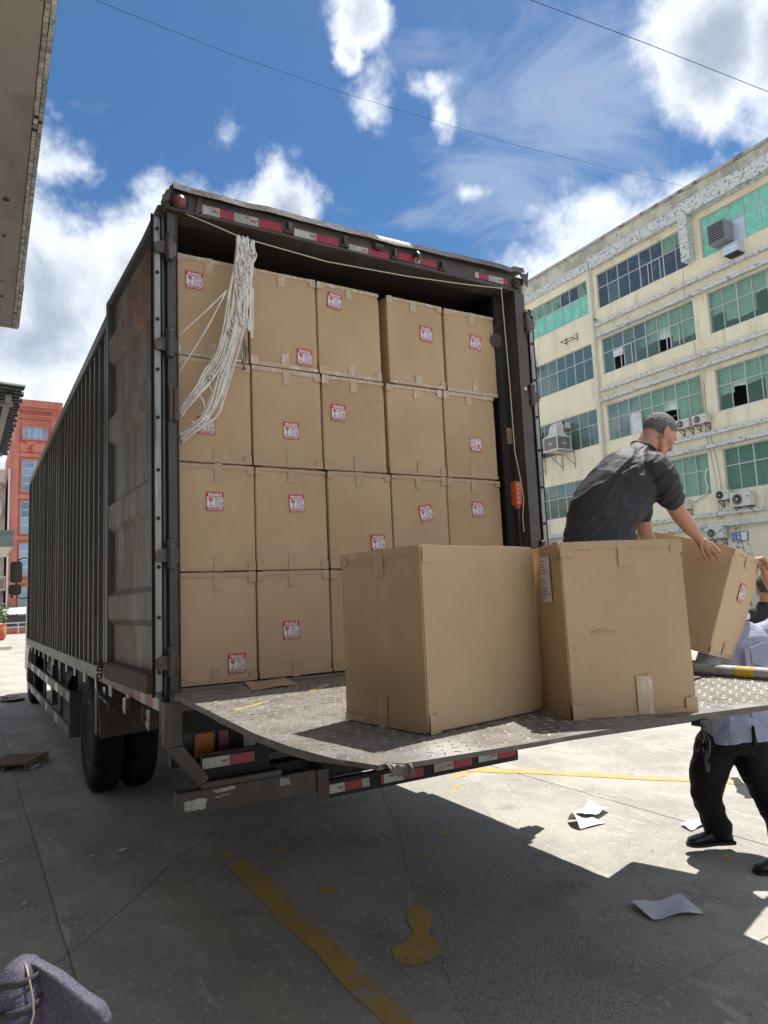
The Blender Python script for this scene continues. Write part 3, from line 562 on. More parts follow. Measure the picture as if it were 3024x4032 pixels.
def ac_unit(y1, y0, z0, z1, label, mat='ac_grey', fanr=.36, side=False):
    T = thing('air_conditioner', label, 'air conditioner', (BX, bY((y0 + y1) / 2), bZ(z0)), group='outdoor air conditioner units on the yellow wall')
    w = 1.2 * (y1 - y0); h = 1.2 * (z1 - z0); d = .32; x1 = -.12; x0 = x1 - d
    b = MB(); b.box((x0, -w / 2, 0), (x1, w / 2, h), M['ac_white']); b.build('casing', T, bevel=.015)
    g = MB(); cy = w * .14; R0 = h * .41
    g.lathe((x0 - .003, cy, h / 2), (-1, 0, 0), [(R0, 0), (R0, .012), (R0 * .92, .014), (R0 * .9, .004), (0.001, .003)], M[mat], 22)
    for k in range(1, 5): g.lathe((x0 - .012, cy, h / 2), (-1, 0, 0), [(R0 * k / 5, 0), (R0 * k / 5 + .008, .004), (R0 * k / 5 + .008, 0)], M['ac_white'] if mat == 'ac_grey' else M['ac_grey'], 20)
    g.lathe((x0 - .01, cy, h / 2), (-1, 0, 0), [(R0 * .17, 0), (R0 * .15, .02), (.001, .022)], M['ac_white'], 12); g.build('fan_grille', T)
    s = MB(); s.box((x0 - .006, -w / 2 + .03, h * .08), (x0 - .001, -w * .29, h * .92), M['ac_white']); s.box((x0 - .012, -w * .42, h * .6), (x0 - .005, -w * .30, h * .68), M['ac_dark']); s.build('side_panel', T)
    for y in (-w * .33, w * .33):
        k = MB(); k.bar((x0 + .02, y, -.02), (-.0, y, -.02), .035, .03, M['ac_dark']); k.bar((x0 + .04, y, -.03), (-.0, y, -.28), .025, .025, M['ac_dark']); k.bar((-.015, y, -.3), (-.015, y, .02), .03, .02, M['ac_dark'], (1, 0, 0)); k.build('wall_bracket', T)
    return T
ac_unit(12.66, 12.09, 7.30, 7.64, 'white air conditioner, left one of the pair right above the bending man')
ac_unit(11.97, 11.38, 7.32, 7.65, 'white air conditioner, right one of the pair above the man, beige hose rising from it')
ac_unit(11.35, 10.83, 4.45, 4.80, 'small air conditioner with a dark fan, left of the largest unit', 'ac_dark')
ac_unit(10.80, 10.05, 4.14, 4.63, 'largest air conditioner, off white with a pale fan, right of the dark fan unit')
ac_unit(11.90, 11.18, 3.12, 3.52, 'air conditioner just left of the small blue street sign')
ac_unit(12.87, 12.49, 4.30, 4.68, 'air conditioner with a red tag at the end of the looping white hose')
ac_unit(20.50, 20.15, 4.08, 4.85, 'tall narrow white air conditioner beside the right door of the truck')
ac_unit(20.45, 20.05, 12.10, 12.5, 'small grey unit on the wall high beside the truck door')

def cooler(yc, z0, label):
    T = thing('evaporative_cooler', label, 'air cooler', (BX, bY(yc), bZ(z0)), group='evaporative coolers with ducts on the left wing')
    b = MB(); b.box((-1.32, -.55, 0), (-.22, .55, .08), M['ac_white']); b.box((-1.28, -.52, .72), (-.26, .52, .80), M['ac_white'])
    for x in (-1.28, -.32):
        for y in (-.52, .46): b.box((x, y, .08), (x + .06, y + .06, .72), M['ac_white'])
    b.build('cooler_frame', T, bevel=.008)
    for s, (a, c) in enumerate((((-1.262, -.455, .085), (-1.24, .455, .715)), ((-1.215, -.503, .085), (-.325, -.48, .715)), ((-1.215, .48, .085), (-.325, .503, .715)))):
        g = MB(); g.box(a, c, M['ac_dark']); n = 9
        for i in range(n):
            z = .12 + i * .065
            if s == 0: g.box((-1.272, -.455, z), (-1.262, .455, z + .03), M['ac_grey'])
            else: yy = -.513 if s == 1 else .503; g.box((-1.215, yy, z), (-.325, yy + .010, z + .03), M['ac_grey'])
        if s == 0: g.box((-1.278, -.02, .09), (-1.273, .02, .71), M['ac_grey']); g.box((-1.282, -.14, .36), (-1.278, .14, .42), M['ac_white'])
        if s == 1: g.box((-.79, -.519, .09), (-.75, -.5135, .71), M['ac_grey']); g.box((-.9, -.523, .36), (-.62, -.519, .42), M['ac_white'])
        g.build('cooling_pad', T)
    d = MB(); sec = []
    for (x, z, hw, hd) in ((-.77, .80, .42, .42), (-.77, 1.0, .30, .30), (-.77, 1.15, .27, .27), (-.74, 1.34, .27, .26), (-.64, 1.50, .27, .22)):
        sec.append([(x - hd, -hw, z), (x + hd, -hw, z), (x + hd, hw, z), (x - hd, hw, z)])
    sec.append([(-.56, -.27, 1.62), (-.44, -.27, 1.30), (-.44, .27, 1.30), (-.56, .27, 1.62)]); sec.append([(.05, -.27, 1.62), (.05, -.27, 1.28), (.05, .27, 1.28), (.05, .27, 1.62)])
    v = [q for s_ in sec for q in s_]; f = [(0, 3, 2, 1)]
    for i in range(len(sec) - 1):
        for k in range(4): f.append((i * 4 + k, i * 4 + (k + 1) % 4, i * 4 + 4 + (k + 1) % 4, i * 4 + 4 + k))
    d.add(v, f, M['ac_white']); d.build('air_duct', T, bevel=.02)
    k = MB()
    for y in (-.45, .45): k.bar((-1.25, y, -.03), (0, y, -.03), .05, .05, M['ac_grey']); k.bar((-1.0, y, -.05), (-.01, y, -.75), .035, .035, M['ac_grey']); k.bar((-.02, y, -.9), (-.02, y, 0), .04, .03, M['ac_grey'], (1, 0, 0))
    k.build('support_bracket', T)
cooler(18.50, 7.62, 'white evaporative cooler with a bent duct into the window, left of the drain pipe')
cooler(20.35, 7.60, 'white evaporative cooler half hidden by the open right door of the truck')
def louvre_box():
    T = thing('louvred_vent_box', 'grey louvred metal box with rust streaks fixed in the teal top floor window', 'vent box', (BX, bY(10.25), bZ(13.57)))
    w, h, d = .78, .86, .52
    b = MB(); b.box((-d, -w / 2, 0), (.08, -w / 2 + .02, h), M['louver']); b.box((-d, w / 2 - .02, 0), (.08, w / 2, h), M['louver']); b.box((-d, -w / 2 + .02, h - .02), (.08, w / 2 - .02, h), M['louver']); b.box((-d, -w / 2 + .02, 0), (.08, w / 2 - .02, .02), M['louver']); b.box((-.3, -w / 2 + .02, .02), (-.28, w / 2 - .02, h - .02), M['ac_dark']); b.build('casing', T)
    for i in range(8):
        s = MB(); z = .06 + i * .108; s.add([(-d + .01, -w / 2 + .03, z), (-d + .01, w / 2 - .03, z), (-d + .07, w / 2 - .03, z + .085), (-d + .07, -w / 2 + .03, z + .085), (-d + .02, -w / 2 + .03, z - .008), (-d + .02, w / 2 - .03, z - .008), (-d + .08, w / 2 - .03, z + .077), (-d + .08, -w / 2 + .03, z + .077)], [(0, 1, 2, 3), (7, 6, 5, 4), (0, 4, 5, 1), (2, 6, 7, 3), (1, 5, 6, 2), (0, 3, 7, 4)], M['louver']); s.build('slat', T)
    T = thing('vent_hood', 'small shiny metal vent hood just below the louvred box on the top floor', 'vent hood', (BX, bY(9.80), bZ(12.9)))
    b = MB(); prof = [(0, .58), (-.30, .58), (-.44, .50), (-.52, .36), (-.52, .06), (0, .06)]; b.prism(prof, 'y', -.32, .32, M['foil']); b.build('hood', T); b = MB(); b.box((-.50, -.30, .02), (-.02, .30, .058), M['ac_dark']); b.build('opening', T)
louvre_box()
def rack():
    T = thing('rusty_rack', 'empty rusty steel air conditioner rack below the left wing top windows', 'wall rack', (BX, bY(17.75), bZ(12.48)))
    for y in (-.39, .39):
        k = MB(); k.bar((-.02, y, 0), (-.02, y, .42), .03, .03, M['bracket'], (1, 0, 0)); k.bar((0, y, .08), (-.50, y, .08), .03, .03, M['bracket']); k.bar((-.02, y, .38), (-.42, y, .09), .025, .025, M['bracket']); k.build('side_arm', T)
    k = MB(); k.bar((-.46, -.39, .10), (-.46, .39, .10), .03, .03, M['bracket']); k.bar((-.16, -.39, .10), (-.16, .39, .10), .03, .03, M['bracket']); k.build('cross_bar', T)
    T = thing('wall_bracket', 'short rusty bracket sticking out just right of the white drain pipe', 'bracket', (BX, bY(16.2), bZ(12.95)))
    k = MB(); k.bar((0, 0, 0), (-.32, .02, .04), .03, .03, M['ac_dark']); k.bar((-.3, .02, .04), (-.02, 0, -.25), .025, .025, M['ac_dark']); k.build('arm', T)
rack()
def sign():
    T = thing('street_sign', 'small blue and white street name plate on the yellow wall, right of an air conditioner', 'sign', (BX, bY(10.78), bZ(3.135)))
    s = MB(); s.box((-.05, -.345, -.19), (-.02, .345, .19), M['blue']); s.build('plate', T); s = MB(); s.box((-.054, -.325, -.165), (-.051, -.045, .165), M['white_print']); s.build('white_panel', T)
    s = MB()
    for ch, y, z, sz in (('三', .235, .085, .15), ('金', .055, .085, .15), ('七', .235, -.05, .15), ('路', .055, -.05, .15), ('SANJIN  LU', .15, -.155, .05)):
        vs, fs = text_mesh(ch, sz, .002); s.add([(-.056, y - v.x, z + v.y) for v in vs], fs, M['white_print'])
    s.build('lettering', T, fix=False)
sign()

def red_building():
    T = thing('red_tower', 'terracotta red stair tower with tall blue reflecting windows beyond the cab', 'building', (0, 60, 0))
    W = M['redwall']; xa, xb = 1.75, 5.12
    wins = [(2.64, 4.42, 15.85, 16.85, 4, 1), (2.60, 4.42, 11.45, 14.02, 2, 4), (2.56, 4.42, 7.97, 10.56, 2, 4), (2.52, 4.42, 4.55, 7.12, 2, 4), (2.5, 4.42, 1.2, 3.6, 2, 3)]
    w = MB(); w.box((xa, .0, 0), (2.35, 10, 15.5), W); w.box((4.72, 0, 0), (xb, 10, 18.2), W); w.box((2.05, .02, 15.5), (2.35, 10, 18.2), W)
    z = 0
    for (a, b, z0, z1, c, r_) in sorted(wins, key=lambda q: q[2]):
        w.box((2.35, .15, z), (4.72, 9.9, z0 - .12), W); w.box((2.35, .15, z0 - .12), (a - .1, 9.9, z1 + .12), W); w.box((b + .1, .15, z0 - .12), (4.72, 9.9, z1 + .12), W); z = z1 + .12
    w.box((2.35, .15, z), (4.72, 9.9, 18.2), W); w.box((2.3, 1, .1), (4.8, 9.8, 18.0), M['room']); w.build('wall', T)
    for z0, z1 in ((14.3, 14.6), (10.8, 11.15), (7.4, 7.75), (3.9, 4.25)): w = MB(); w.box((2.35, .02, z0), (4.72, .149, z1), W); w.build('floor_band', T)
    w = MB(); w.box((2.38, .06, 14.72), (4.69, .149, 15.62), M['redworn']); w.build('worn_relief', T)
    w = MB(); w.box((1.95, -.1, 17.55), (xb + .1, .0, 17.72), W); w.box((1.9, -.2, 17.72), (xb + .15, 0, 17.82), W); w.box((2.0, -.02, 18.2), (5.3, 10.2, 18.45), W); w.box((1.9, -.35, 18.45), (5.55, 10.4, 19.05), W); w.build('cornice', T)
    for (a, b, z0, z1, c, r_) in wins:
        f = MB(); f.box((a - .1, .04, z0 - .12), (b + .1, .18, z0), W); f.box((a - .1, .04, z1), (b + .1, .18, z1 + .12), W); f.box((a - .1, .04, z0), (a, .18, z1), W); f.box((b, .04, z0), (b + .1, .18, z1), W)
        for i in range(c + 1): x = a + (b - a) * i / c; f.box((x - .025, .16, z0), (x + .025, .22, z1), M['pipe_white'])
        for j in range(r_ + 1): zz = z0 + (z1 - z0) * j / r_; f.box((a, .165, zz - .025), (b, .215, zz + .025), M['pipe_white'])
        fr = f.build('window', T)
        for i in range(c):
            for j in range(r_):
                p = MB(); x0 = a + (b - a) * i / c; x1 = a + (b - a) * (i + 1) / c; q0 = z0 + (z1 - z0) * j / r_; q1 = z0 + (z1 - z0) * (j + 1) / r_; t = rnd.uniform(-.01, .01)
                p.add([(x0, .19 + t, q0), (x1, .19, q0), (x1, .19 - t, q1), (x0, .19, q1)], [(0, 1, 2, 3)], M['blueglass']); p.build('pane', fr, fix=False)
    q = MB(); q.tube([(1.68, -.08, 13.2), (1.66, -.08, 0)], .07, M['pipe_white'], 8); q.build('drain_pipe', T)
red_building()
def white_building():
    T = thing('apartment_block', 'off white apartment block with balconies at the far left, behind the red tower', 'building', (0, 63, 0))
    w = MB(); w.box((-16, 0, 0), (1.55, 9, 13.2), M['offwhite']); w.box((-15.9, -.9, 11.9), (1.2, -.001, 12.05), M['paleyellow']); w.build('wall', T)
    for k in range(4):
        z = 13.15 - 3.35 * (k + 1)
        b = MB(); b.box((-16, -1.0, z - .12), (1.3, -.002, z), M['paleyellow']); b.box((-16, -1.0, z + .002), (1.3, -.86, z + 1.0), M['paleyellow'] if k != 0 else M['offwhite']); b.build('balcony', T)
        for x0 in (.1, -1.6, -3.4, -5.2):
            f = MB(); f.box((x0, -.04, z + .9), (x0 + .8, -.003, z + 2.2), M['alu']); f.box((x0 + .05, -.045, z + .95), (x0 + .37, -.041, z + 2.15), M['film_green']); f.box((x0 + .43, -.045, z + .95), (x0 + .75, -.041, z + 2.15), M['film_green']); f.build('window', T)
    b = MB(); b.box((-16, -1.0, 12.4), (1.45, -.86, 13.5), M['offwhite']); b.build('balcony', T)
    a = MB(); a.box((1.15, -1.35, 3.4), (1.62, -1.02, 4.6), M['ac_white']); a.box((1.2, -1.37, 3.6), (1.5, -1.355, 4.4), M['ac_grey']); o = a.build('air_conditioner'); o.parent = None; o.location = (0, 63, 0); tag(o, 'pale air conditioner on the far off white block at the left', 'air conditioner')
white_building()

def left_side():
    # concrete overhang with mosaic tiled edge
    T = thing('overhang_building', 'rendered concrete overhang with a mosaic tiled edge at the upper left', 'building', (-.67, .06, 5.0))
    sk = (.093 / 5.28)
    def PX(y): return sk * y
    w = MB(); y0, y1 = -14, 5.29
    v = []
    for z in (0, .9):
        v += [(-5.5, y0, z), (PX(y0) - .072, y0, z), (PX(y1) - .072, y1, z), (-5.5, y1, z)]
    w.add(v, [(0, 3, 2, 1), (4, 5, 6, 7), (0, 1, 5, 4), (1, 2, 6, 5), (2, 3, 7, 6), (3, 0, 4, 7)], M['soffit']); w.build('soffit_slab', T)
    w = MB(); v = []
    for z in (.004, .9): v += [(PX(y0) - .071, y0, z), (PX(y0) - .004, y0, z), (PX(y1) - .004, y1 + .004, z), (PX(y1) - .071, y1 + .004, z)]
    w.add(v, [(0, 3, 2, 1), (4, 5, 6, 7), (0, 1, 5, 4), (1, 2, 6, 5), (2, 3, 7, 6), (3, 0, 4, 7)], M['grout']); w.build('mortar_bed', T)
    t = MB(); t.box((-.014, -.0225, -.006), (.014, .0225, .006), M['tile']); t0 = t.build('tile', T, bevel=.002); me = t0.data; n = 0; rr = random.Random(4)
    COL.objects.unlink(t0); bpy.data.objects.remove(t0)
    for i in range(112):
        y = y1 - .024 - i * .049
        for c in (0, 1):
            if n >= 296: break
            if rr.random() < .02: continue
            link_mesh('tile', me, T, (PX(y) - .052 + c * .032 + rr.uniform(-.0012, .0012), y, -.001 + rr.uniform(-.001, .001)), (0, 0, rr.uniform(-.02, .02))); n += 1
    t = MB()
    for i in range(112, 180):
        y = y1 - .024 - i * .049
        for c in (0, 1): t.box((PX(y) - .052 + c * .032 - .014, y - .0225, -.006), (PX(y) - .052 + c * .032 + .014, y + .0225, .005), M['tile'])
    t.build('distant_tiles', T, kind='stuff')
    for k in range(18):
        t = MB(); y = y1 - .05 - k * .07; t.box((PX(y) - .003, y - .033, .01), (PX(y) + .006, y + .033, .05), M['tile']); t.build('edge_tile', T)
    # chips, patch and holes in the soffit
    w = MB(); r = random.Random(8)
    for x, y, s in ((-.16, 2.3, .022), (-.155, 2.95, .014), (-.13, 3.95, .009), (-.115, 4.35, .014), (-.11, 4.75, .008), (-.14, 4.7, .006)):
        pl = [(x + s * 1.4 * math.cos(a) * r.uniform(.7, 1.2), y + s * 1.8 * math.sin(a) * r.uniform(.7, 1.2)) for a in [k * .7 for k in range(9)]]; w.prism(pl, 'z', -.003, .002, M['grout'])
    w.build('chipped_holes', T)
    w = MB(); pl = [(-.29 + .17 * math.cos(a) * r.uniform(.95, 1.05), 1.9 + .34 * math.sin(a) * r.uniform(.95, 1.05)) for a in [k * .35 for k in range(18)]]; w.prism(pl, 'z', -.006, .001, M['soffit']); w.build('render_patch', T)
    w = MB(); w.box((-5.8, y0, -5), (-5.5, y1, .9), M['soffit']); w.build('wall', T)
    # corrugated shade
    T = thing('corrugated_canopy', 'dark corrugated metal awning seen from below at the left edge', 'awning', (-.467, 5.9, 4.45))
    L = 4.1; n = 28; pw = L / n; v = []; f = []
    for i in range(n * 4 + 1):
        y = i * pw / 4; z = (0, 0, .045, .045)[i % 4] - .022 * (y); x = .0 - .004 * y + .02 * math.sin(i * .7)
        v += [(x, y, z), (-5.2, y, z + .25), (x, y, z + .004), (-5.2, y, z + .254)]
    for i in range(n * 4): a = i * 4; f += [(a, a + 4, a + 5, a + 1), (a + 2, a + 3, a + 7, a + 6), (a, a + 2, a + 6, a + 4)]
    w = MB(); w.add(v, f, M['sheetroof']); w.build('corrugated_sheet', T, fix=False)
    for (p0, p1, ww) in (((-.16, .35, -.05), (-.22, 3.9, -.13), .07), ((-5, .62, .15), (-.1, .62, -.08), .05), ((-5, 3.8, .10), (-.1, 3.8, -.14), .05)):
        w = MB(); w.bar(p0, p1, ww, .06, M['beam']); w.build('beam', T)
    for y in (.6, 3.8): w = MB(); w.bar((-5, y, .1), (-5, y, -4.45), .1, .1, M['beam'], (1, 0, 0)); w.build('post', T)
    # grey flat canopy far left
    T = thing('entrance_canopy', 'flat grey steel entrance canopy at the left, in front of the red tower', 'canopy', (.62, 30, 4.4))
    w = MB(); w.box((-6, 0, .08), (0, 6, .62), M['greysteel']); w.box((-6, -.1, .62), (.06, 6, .70), M['greysteel']); w.box((-6, -.06, .0), (.04, 6, .08), M['greysteel']); w.build('fascia', T)
    w = MB()
    for i in range(22): w.box((-6, .1 + i * .27, -.03), (-.05, .34 + i * .27, -.002), M['beam'])
    w.build('ceiling_boards', T, kind=None); w = MB(); w.bar((-5, 3, 0), (-5, 3, -4.4), .3, .3, M['greysteel'], (1, 0, 0)); w.build('post', T)
    # planter, kerb, railing, shed
    T = thing('potted_plant', 'white flowering shrub in a gilded red and yellow pot at the far left', 'potted plant', (.55, 44, 0))
    w = MB(); w.lathe((0, 0, 0), (0, 0, 1), [(.30, 0), (.42, .1), (.48, .5), (.46, .95), (.40, 1.0), (.36, .92)], M['pot'], 20); w.build('pot', T, smooth='auto')
    r = random.Random(6); st = MB()
    for k in range(7): a = k * .9; st.tube([(0, 0, .9), (.1 * math.cos(a), .1 * math.sin(a), 1.3), (.4 * math.cos(a), .4 * math.sin(a), 1.8 + .1 * k)], [.025, .02, .008], M['wood'], 5)
    st.build('stem', T); lf = MB(); fl = MB()
    for k in range(520):
        u = r.uniform(-1, 1); a = r.uniform(0, 6.28); q = r.random() ** .4; p = Vector((math.cos(a) * math.sqrt(1 - u * u) * .62 * q, math.sin(a) * math.sqrt(1 - u * u) * .62 * q, 1.62 + u * .62 * q + .1 * math.sin(a * 3)))
        E_ = Euler((r.uniform(0, 6), r.uniform(0, 6), r.uniform(0, 6))).to_matrix(); s = r.uniform(.05, .10)
        (fl if r.random() < .3 else lf).add([p + E_ @ Vector(q2) for q2 in ((0, -s, 0), (s * .5, 0, .01), (0, s, 0), (-s * .5, 0, .01))], [(0, 1, 2, 3)], M['flower'] if len(lf.f) % 3 == 1 else M['leaf'])
    lf.build('foliage', T, kind='stuff', fix=False); fl.build('blossom', T, kind='stuff', fix=False)
    T = thing('garden_wall', 'low pale block kerb on the ground at the far left', 'kerb', (0, 31.3, 0))
    for i in range(6): w = MB(); w.box((-2.4 + i * .52, 0, 0), (-1.9 + i * .52, .6, .16), M['offwhite']); w.build('block', T, bevel=.01)
    T = thing('railing', 'white two bar railing in front of the red tower', 'railing', (0, 54, 0))
    for z in (.55, .85): w = MB(); w.bar((-3, 0, z), (6, 0, z), .05, .07, M['pipe_white']); w.build('rail', T)
    for x in range(-3, 7, 1): w = MB(); w.bar((x * 1.0 + .2, 0, 0), (x + .2, 0, .9), .06, .06, M['pipe_white'], (1, 0, 0)); w.build('post', T)
    T = thing('low_shed', 'low shed with a white corrugated roof at the foot of the red tower', 'shed', (0, 56, 0))
    w = MB(); w.box((1.6, .3, 0), (7, 3, 1.35), M['ac_dark']); w.box((1.55, .25, 0), (7, .3, .45), M['redwall']); w.build('wall', T); w = MB(); v = []; f = []
    for i in range(45): x = 1.3 + i * .13; z = 1.45 + (.04 if i % 2 else 0); v += [(x, 0, z), (x, 3.2, z + .55)]
    for i in range(44): f.append((2 * i, 2 * i + 2, 2 * i + 3, 2 * i + 1))
    w.add(v, f, M['pipe_white']); w.build('roof', T, fix=False)
left_side()
def shrub_right():
    T = thing('bamboo_shrub', 'light green feathery shrub by the yellow wall behind the tilted carton', 'shrub', (24.4, 13.5, 0)); r = random.Random(12); lf = MB(); st = MB()
    for k in range(26):
        a = r.uniform(-.5, .5); bx, by = r.uniform(-.6, .6), r.uniform(-1.6, 1.6); h = r.uniform(2.2, 3.75); pts = [(bx, by, 0), (bx + a * .2, by + a * .3, h * .6), (bx + a * .8 - .2, by + a, h)]; st.tube(pts, [.02, .015, .004], M['leaf'], 5)
        for j in range(46):
            t = r.uniform(.45, 1.0); p = Vector(pts[1]).lerp(Vector(pts[2]), (t - .45) / .55) + Vector((r.uniform(-.22, .22), r.uniform(-.22, .22), r.uniform(-.1, .12))); s = r.uniform(.06, .15); E_ = Euler((r.uniform(-1, 1), r.uniform(-1, 1), r.uniform(0, 6))).to_matrix()
            lf.add([p + E_ @ Vector(q) for q in ((0, -s, 0), (s * .16, 0, .01), (0, s, -.02), (-s * .16, 0, .01))], [(0, 1, 2, 3)], M['leaf'])
    st.build('cane', T); lf.build('foliage', T, kind='stuff', fix=False)
shrub_right()
def cables():
    def sag(a, b, s, n=24):
        a = Vector(a); b = Vector(b); return [a.lerp(b, i / n) - Vector((0, 0, s * 4 * (i / n) * (1 - i / n))) for i in range(n + 1)]
    w = MB(); w.tube([(-6.5, 8.3, 13.4), (1.08, 11.16, 14.9), (4.64, 12.53, 15.98), (9.3, 14.2, 17.55), (16.37, 14.86, 18.54), (26.6, 14.59, 19.45)], .0055, M['wire'], 5); o = w.build('overhead_cable'); tag(o, 'thin lower cable crossing the sky to the yellow roof edge', 'cable', 'overhead cables')
    w = MB(); w.tube([(2.0, 10.2, 17.6), (6.4, 9.0, 16.95), (10.76, 7.72, 16.28), (14.1, 6.91, 15.77), (17.72, 5.91, 15.0), (22, 4.7, 14.0), (26.6, 3.4, 12.9)], .0085, M['wire'], 5); o = w.build('overhead_cable'); tag(o, 'thicker upper cable crossing the clouds at the upper right', 'cable', 'overhead cables')
cables()

# ------------------------------------------------------------------ the truck
def build_truck():
    T = thing('box_truck', 'dirty dark grey corrugated box truck with open rear doors and a tail lift', 'truck', (0, 0, 0))
    XL, XR, YF = -.10, 2.58, 10.12; ZB, ZT = 1.13, 3.86
    # corrugated side
    def side(x, sgn, name):
        v = []; f = []; y = .14; p = .277; prof = []
        while y < YF - .12:
            prof += [(y, 0), (y + .050, 0), (y + .066, .074), (y + p - .016, .074)]; y += p
        prof += [(YF - .06, 0)]
        r = random.Random(1)
        for yy, dx in prof:
            j = r.uniform(-.002, .002)
            v += [(x + sgn * dx + j, yy, ZB + .01), (x + sgn * dx + j, yy, ZT + .01)]
        for i in range(len(prof) - 1): f.append((2 * i, 2 * i + 2, 2 * i + 3, 2 * i + 1))
        w = MB(); w.add(v, f, M['corrugated']); w.build(name, T, fix=False)
    side(XL, 1, 'corrugated_side_wall'); side(XR, -1, 'corrugated_side_wall')
    w = MB(); w.box((XL - .02, .12, ZT), (XL + .05, YF, ZT + .10), M['corrugated']); w.box((XR - .05, .12, ZT), (XR + .02, YF, ZT + .10), M['corrugated']); w.build('top_rail', T, bevel=.006)
    w = MB(); w.box((XL - .015, .12, ZB - .10), (XL + .06, YF, ZB + .012), M['corrugated']); w.box((XR - .06, .12, ZB - .10), (XR + .015, YF, ZB + .012), M['corrugated']); w.build('bottom_rail', T, bevel=.006)
    w = MB(); w.box((XL + .06, YF - .06, ZB), (XR - .06, YF, ZT + .06), M['corrugated']); w.box((XL - .018, YF - .058, ZB + .012), (XL + .055, YF + .004, ZT), M['corrugated']); w.box((XR - .055, YF - .058, ZB + .012), (XR + .018, YF + .004, ZT), M['corrugated']); w.build('front_wall', T)
    w = MB(); w.box((XL + .052, .0, ZT + .062), (XR - .052, YF - .001, ZT + .115), M['frame']); w.build('roof', T)
    w = MB(); w.box((XL + .062, -.005, 1.06), (XR - .062, YF - .062, 1.146), M['plate']); w.build('load_floor', T)
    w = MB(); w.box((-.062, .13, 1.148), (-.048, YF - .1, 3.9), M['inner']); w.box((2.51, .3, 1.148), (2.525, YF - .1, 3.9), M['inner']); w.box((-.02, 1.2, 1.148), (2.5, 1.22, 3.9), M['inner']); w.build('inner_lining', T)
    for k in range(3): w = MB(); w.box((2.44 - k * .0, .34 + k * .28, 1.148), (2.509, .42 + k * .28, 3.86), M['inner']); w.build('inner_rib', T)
    # rear frame
    w = MB(); w.box((-.130, .035, .93), (-.0965, .10, 3.86), M['inner']); w.box((-.096, .0, .93), (-.036, .115, 3.86), M['frame']); w.box((-.046, -.006, 1.16), (-.036, -.0001, 3.85), M['frame']); w.build('rear_post', T, bevel=.006)
    w = MB(); w.box((2.475, -.03, .55), (2.56, .10, 3.86), M['frame']); w.box((2.56, -.012, .55), (2.60, .08, 3.86), M['frame']); w.box((2.475, -.036, 1.16), (2.487, -.0301, 3.85), M['frame']); w.build('rear_post', T, bevel=.006)
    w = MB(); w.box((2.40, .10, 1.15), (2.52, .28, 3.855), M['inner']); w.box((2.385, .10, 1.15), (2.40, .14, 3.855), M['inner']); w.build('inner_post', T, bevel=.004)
    w = MB(); w.box((-.10, -.012, 3.862), (2.585, .13, 3.988), M['frame']); w.box((-.09, -.035, 3.855), (2.56, -.0125, 3.873), M['frame']); w.build('rear_header', T, bevel=.004)
    # bent rain flap along the roof edge
    r = random.Random(21); n = 60; v = []; f = []
    for i in range(n + 1):
        t = i / n; x = -.070 + 2.655 * t; e = .006 * math.sin(t * 9) + .003 * math.sin(t * 31) + r.uniform(-.0012, .0012) + (.02 if t > .95 else 0) + (.018 * (1 - t / .06) if t < .06 else 0); jag = .004 * math.sin(t * 47) + r.uniform(-.0015, .0015)
        z0 = 3.992 + .030 * t
        v += [(x, .16, z0 + .022), (x, -.02, z0 + .024), (x, -.042 + jag, z0 + .014 + e), (x, -.055 + jag, z0 - .028 + e * .8), (x, -.045 + jag, z0 - .010 + e), (x, -.02, z0 + .006), (x, .16, z0 + .008)]
    for i in range(n):
        for k in range(6): f.append((i * 7 + k, i * 7 + 7 + k, i * 7 + 8 + k, i * 7 + k + 1))
    w = MB(); w.add(v, f, M['inner']); w.build('rain_flap', T, fix=True, smooth='auto')
    # torn corner pieces
    w = MB(); w.prism([(-.12, 3.90), (-.06, 3.93), (-.085, 3.95), (-.055, 3.99), (-.078, 4.015), (-.10, 3.96), (-.125, 3.94)], 'y', -.02, -.012, M['frame']); w.build('torn_corner', T)
    w = MB(); w.prism([(2.52, 4.0), (2.59, 4.0), (2.618, 4.03), (2.605, 3.965), (2.60, 3.90), (2.555, 3.95)], 'y', -.060, -.052, M['frame']); w.build('torn_corner', T)
    # header marks
    def strip(x0, x1, z0, z1, y, parts, parent=T, tilt=0):
        x = x0
        for mat, fr in parts:
            w = MB(); xe = x + (x1 - x0) * fr; w.box((x, y - .004, z0), (xe - .0015, y, z1), M[mat]); o = w.build('reflective_strip', parent); x = xe
            if mat == 'reflect_white' and fr > .2:
                vs, fs = text_mesh('HHC', .018, .001); q = MB(); xx = xe - .03; q.add([(xx + a.x, y - .0052, (z0 + z1) / 2 + a.y) for a in vs], fs, M['red_print']); q.build('lettering', o, fix=False)
    strip(.103, .605, 3.885, 3.942, -.0135, (('reflect_white', .22), ('reflect_red', .17), ('reflect_white', .31), ('reflect_red', .30)))
    strip(.692, 1.004, 3.885, 3.935, -.0135, (('reflect_white', .5), ('reflect_red', .5)))
    strip(1.077, 1.388, 3.878, 3.92, -.0135, (('reflect_white', .48), ('reflect_red', .52)))
    strip(1.465, 1.788, 3.90, 3.95, -.0135, (('reflect_red', .42), ('reflect_white', .14), ('reflect_red', .44)))
    strip(2.127, 2.433, 3.90, 3.945, -.0135, (('reflect_white', .12), ('reflect_red', .30), ('reflect_white', .46), ('reflect_red', .12)))
    c = MB(); c.tube([(1.60, -.02, 3.945), (1.60, -.055, 3.95), (1.605, -.07, 3.925), (1.59, -.05, 3.89)], [.014, .018, .016, .003], M['edge'], 8); c.build('peeled_strip', T, smooth=True)
